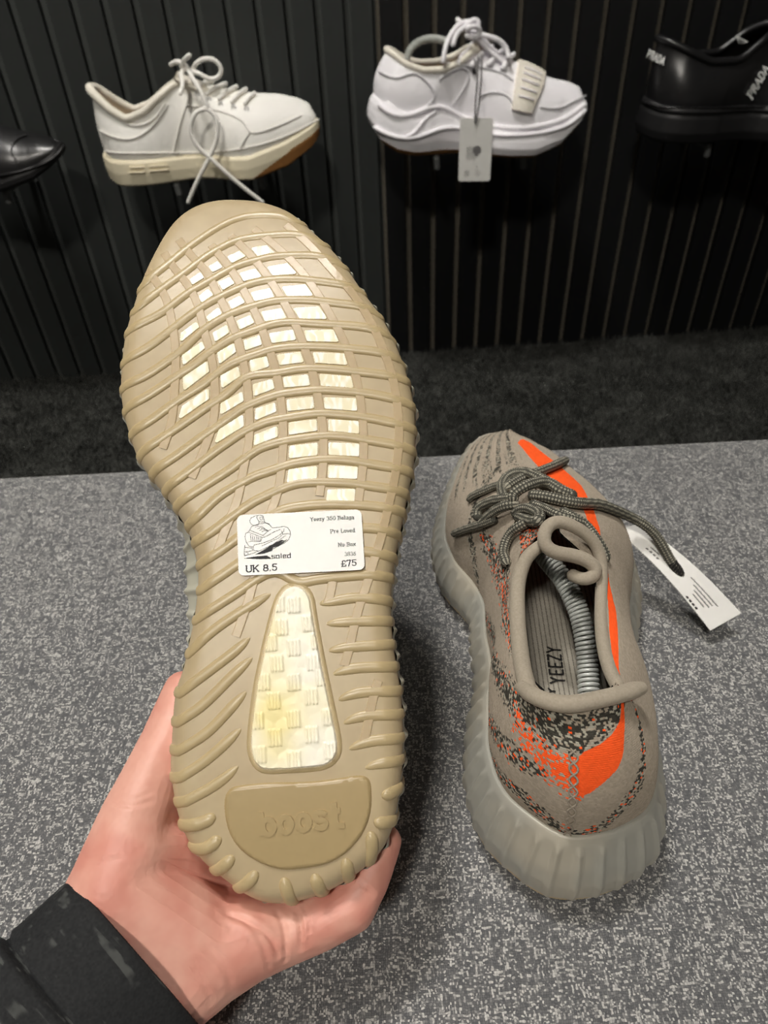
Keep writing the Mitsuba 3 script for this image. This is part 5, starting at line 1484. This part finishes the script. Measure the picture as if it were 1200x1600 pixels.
def wall_word(S, s, p0, p1, ptop, m, lift=.0016, w=.2, parent=None):
    """lettering laid on a shoe from pixel p0 to p1, its tops towards ptop"""
    g, L = lettering(s, 1.0, w, True, .08)
    g = g.simplify(.01)
    for gg in getattr(g, 'geoms', [g]):
        e = extrude(gg, .0008)
        v = e.vertices
        px = np.array(p0) + np.outer(v[:, 0] / L, np.array(p1) - p0) + np.outer(v[:, 1], np.array(ptop) - p0)
        out = []
        for (x, y), zz in zip(px, v[:, 2]):
            idx = S.kd.query_ball_point((x, y), 5.0) or [S.kd.query((x, y))[1]]
            zc = np.median(np.sort(S.z[idx])[:6])
            out.append(EYE + ray(x, y) * (zc - lift - zz))
        e.vertices = np.array(out)
        add('raised_letter', e, m, parent, smooth=False)
wall_word(S3, 'PRADA', c8((1098, 622))[0], c8((1208, 430))[0], c8((1070, 590))[0], 'm_white_print', parent=w3)
wall_word(S3, 'PRADA', c8((440, 355))[0], c8((545, 405))[0], c8((458, 312))[0], 'm_white_print', parent=w3)
tri = hang(c8((1000, 222), (1075, 262), (1022, 275), (1000, 222)), [.10, .10, .105, .10], 4)
logo_o = wall_pt(*c8((1022, 276))[0], .112)
la, lb, lc = [wall_pt(*p, .112) for p in c8((998, 220), (1078, 262), (1022, 278))]
nt = unit(np.cross(lb - la, lc - la))
nt = nt if nt @ (EYE - la) > 0 else -nt
tv = np.array([la, lb, lc, la - nt * .001, lb - nt * .001, lc - nt * .001])
add('tongue_badge', trimesh.convex.convex_hull(tv), 'm_white_print', w3, label='small white triangular badge on the tongue', smooth=False)
for k in range(3):
    a, b = la * (1 - .28 * (k + 1)) + lc * .28 * (k + 1), lb * (1 - .28 * (k + 1)) + lc * .28 * (k + 1)
    add('badge_line', tube(np.linspace(a * .8 + b * .2, a * .2 + b * .8, 6) + nt * .0003, .0006, 6), 'm_black_rubber', w3, smooth=True)
add('sole_groove', tube(S3.hit(c8((440, 640), (500, 662), (640, 672), (850, 672), (1100, 668), (1180, 668)), .0002, 50), .0012, 8), 'm_black_leather', w3, smooth=True)

# black dress shoe at the left edge
w4 = thing('derby_shoe', 'polished black derby shoe whose toe reaches in at the left edge', 'shoe')
S4 = Show(w4, (-180, 306), (25, 284), .205, .080, [(0, .0), (.2, 0), (.25, .010), (.28, .024), (.296, .036)], [(0, .022), (.296, .014)], [(0, 0), (.3, .004), (.7, .004), (1, .002)],
          [(0, .287, 0, .046), (.05, .282, 0, .054), (.12, .264, 0, .062), (.22, .243, 0, .066), (.32, .215, 0, .076), (.42, .175, 0, .092), (.5, .135, .002, .104), (.56, .115, .014, .104), (.62, .095, .026, .095), (.70, .072, .029, .082), (.80, .047, .028, .076), (.88, .028, .024, .084), (.94, .012, .014, .095), (1, .006, 0, .098)], wide=.90)
add('upper', S4.upper, 'm_black_leather', w4, smooth=True)
add('sole', S4.side, 'm_black_rubber', w4, smooth=True)
add('outsole', S4.bottom, 'm_black_rubber', w4, smooth=True)
add('lining', S4.lining, 'm_dark_inside', w4, smooth=True)
add('welt', tube(S4.hit(c0((0, 745), (150, 715), (300, 672), (450, 610), (540, 540), (585, 470)), .0010, 40), .0018, 8), 'm_black_leather', w4, smooth=True)
add('toe_cap_seam', tube(S4.hit(c0((170, 625), (120, 560), (110, 480), (170, 400), (250, 365)), .0003, 40), .0011, 8), 'm_black_leather', w4, smooth=True)

# pegs that carry them
def peg(x, y, top, name):
    k = thing('display_peg', name, 'peg', 'clear pegs under the displayed shoes')
    z = top[2]
    a = wall_pt(x, y, .0)
    f = wall_pt(x, y, .105)
    base = f + WN * -.109
    rod = tube(np.array([[base[0], base[1], z - .0052], [f[0], f[1], z - .0052]]), .0045, 12)
    add('rod', rod, 'm_acrylic', k, smooth=True)
    add('lip', tube(np.array([[f[0], f[1], z - .0055], [f[0] + .001, f[1], z - .017]]), .0045, 12), 'm_acrylic', k, smooth=True)
    add('plate', place(box((.016, .03, .004), (0, 0, 0), .001), np.array([base[0], base[1], z - .006]) + WN * .0022, WX, [0, 0, 1.0]), 'm_acrylic', k, smooth=False)
def under(S, x):
    """height of the sole above that pixel column"""
    v = S.bottom.vertices
    q = v - EYE
    px = 600 + FPX * (q @ RIGHT) / (q @ FWD)
    sel = np.abs(px - x) < 12
    return v[sel][np.argmin(v[sel][:, 2])]
for S, x, y, t in [(S1, 274, 280, 'clear peg under the heel of the white court sneaker'), (S1, 405, 268, 'clear peg under the toe of the white court sneaker'), (S2, 682, 243, 'clear peg under the heel of the strapped running sneaker'), (S2, 818, 240, 'clear peg under the toe of the strapped running sneaker'), (S3, 1108, 222, 'clear peg under the black lettered sneaker'), (S4, 4, 290, 'clear peg under the black derby shoe')]:
    peg(x, y, under(S, x), t)
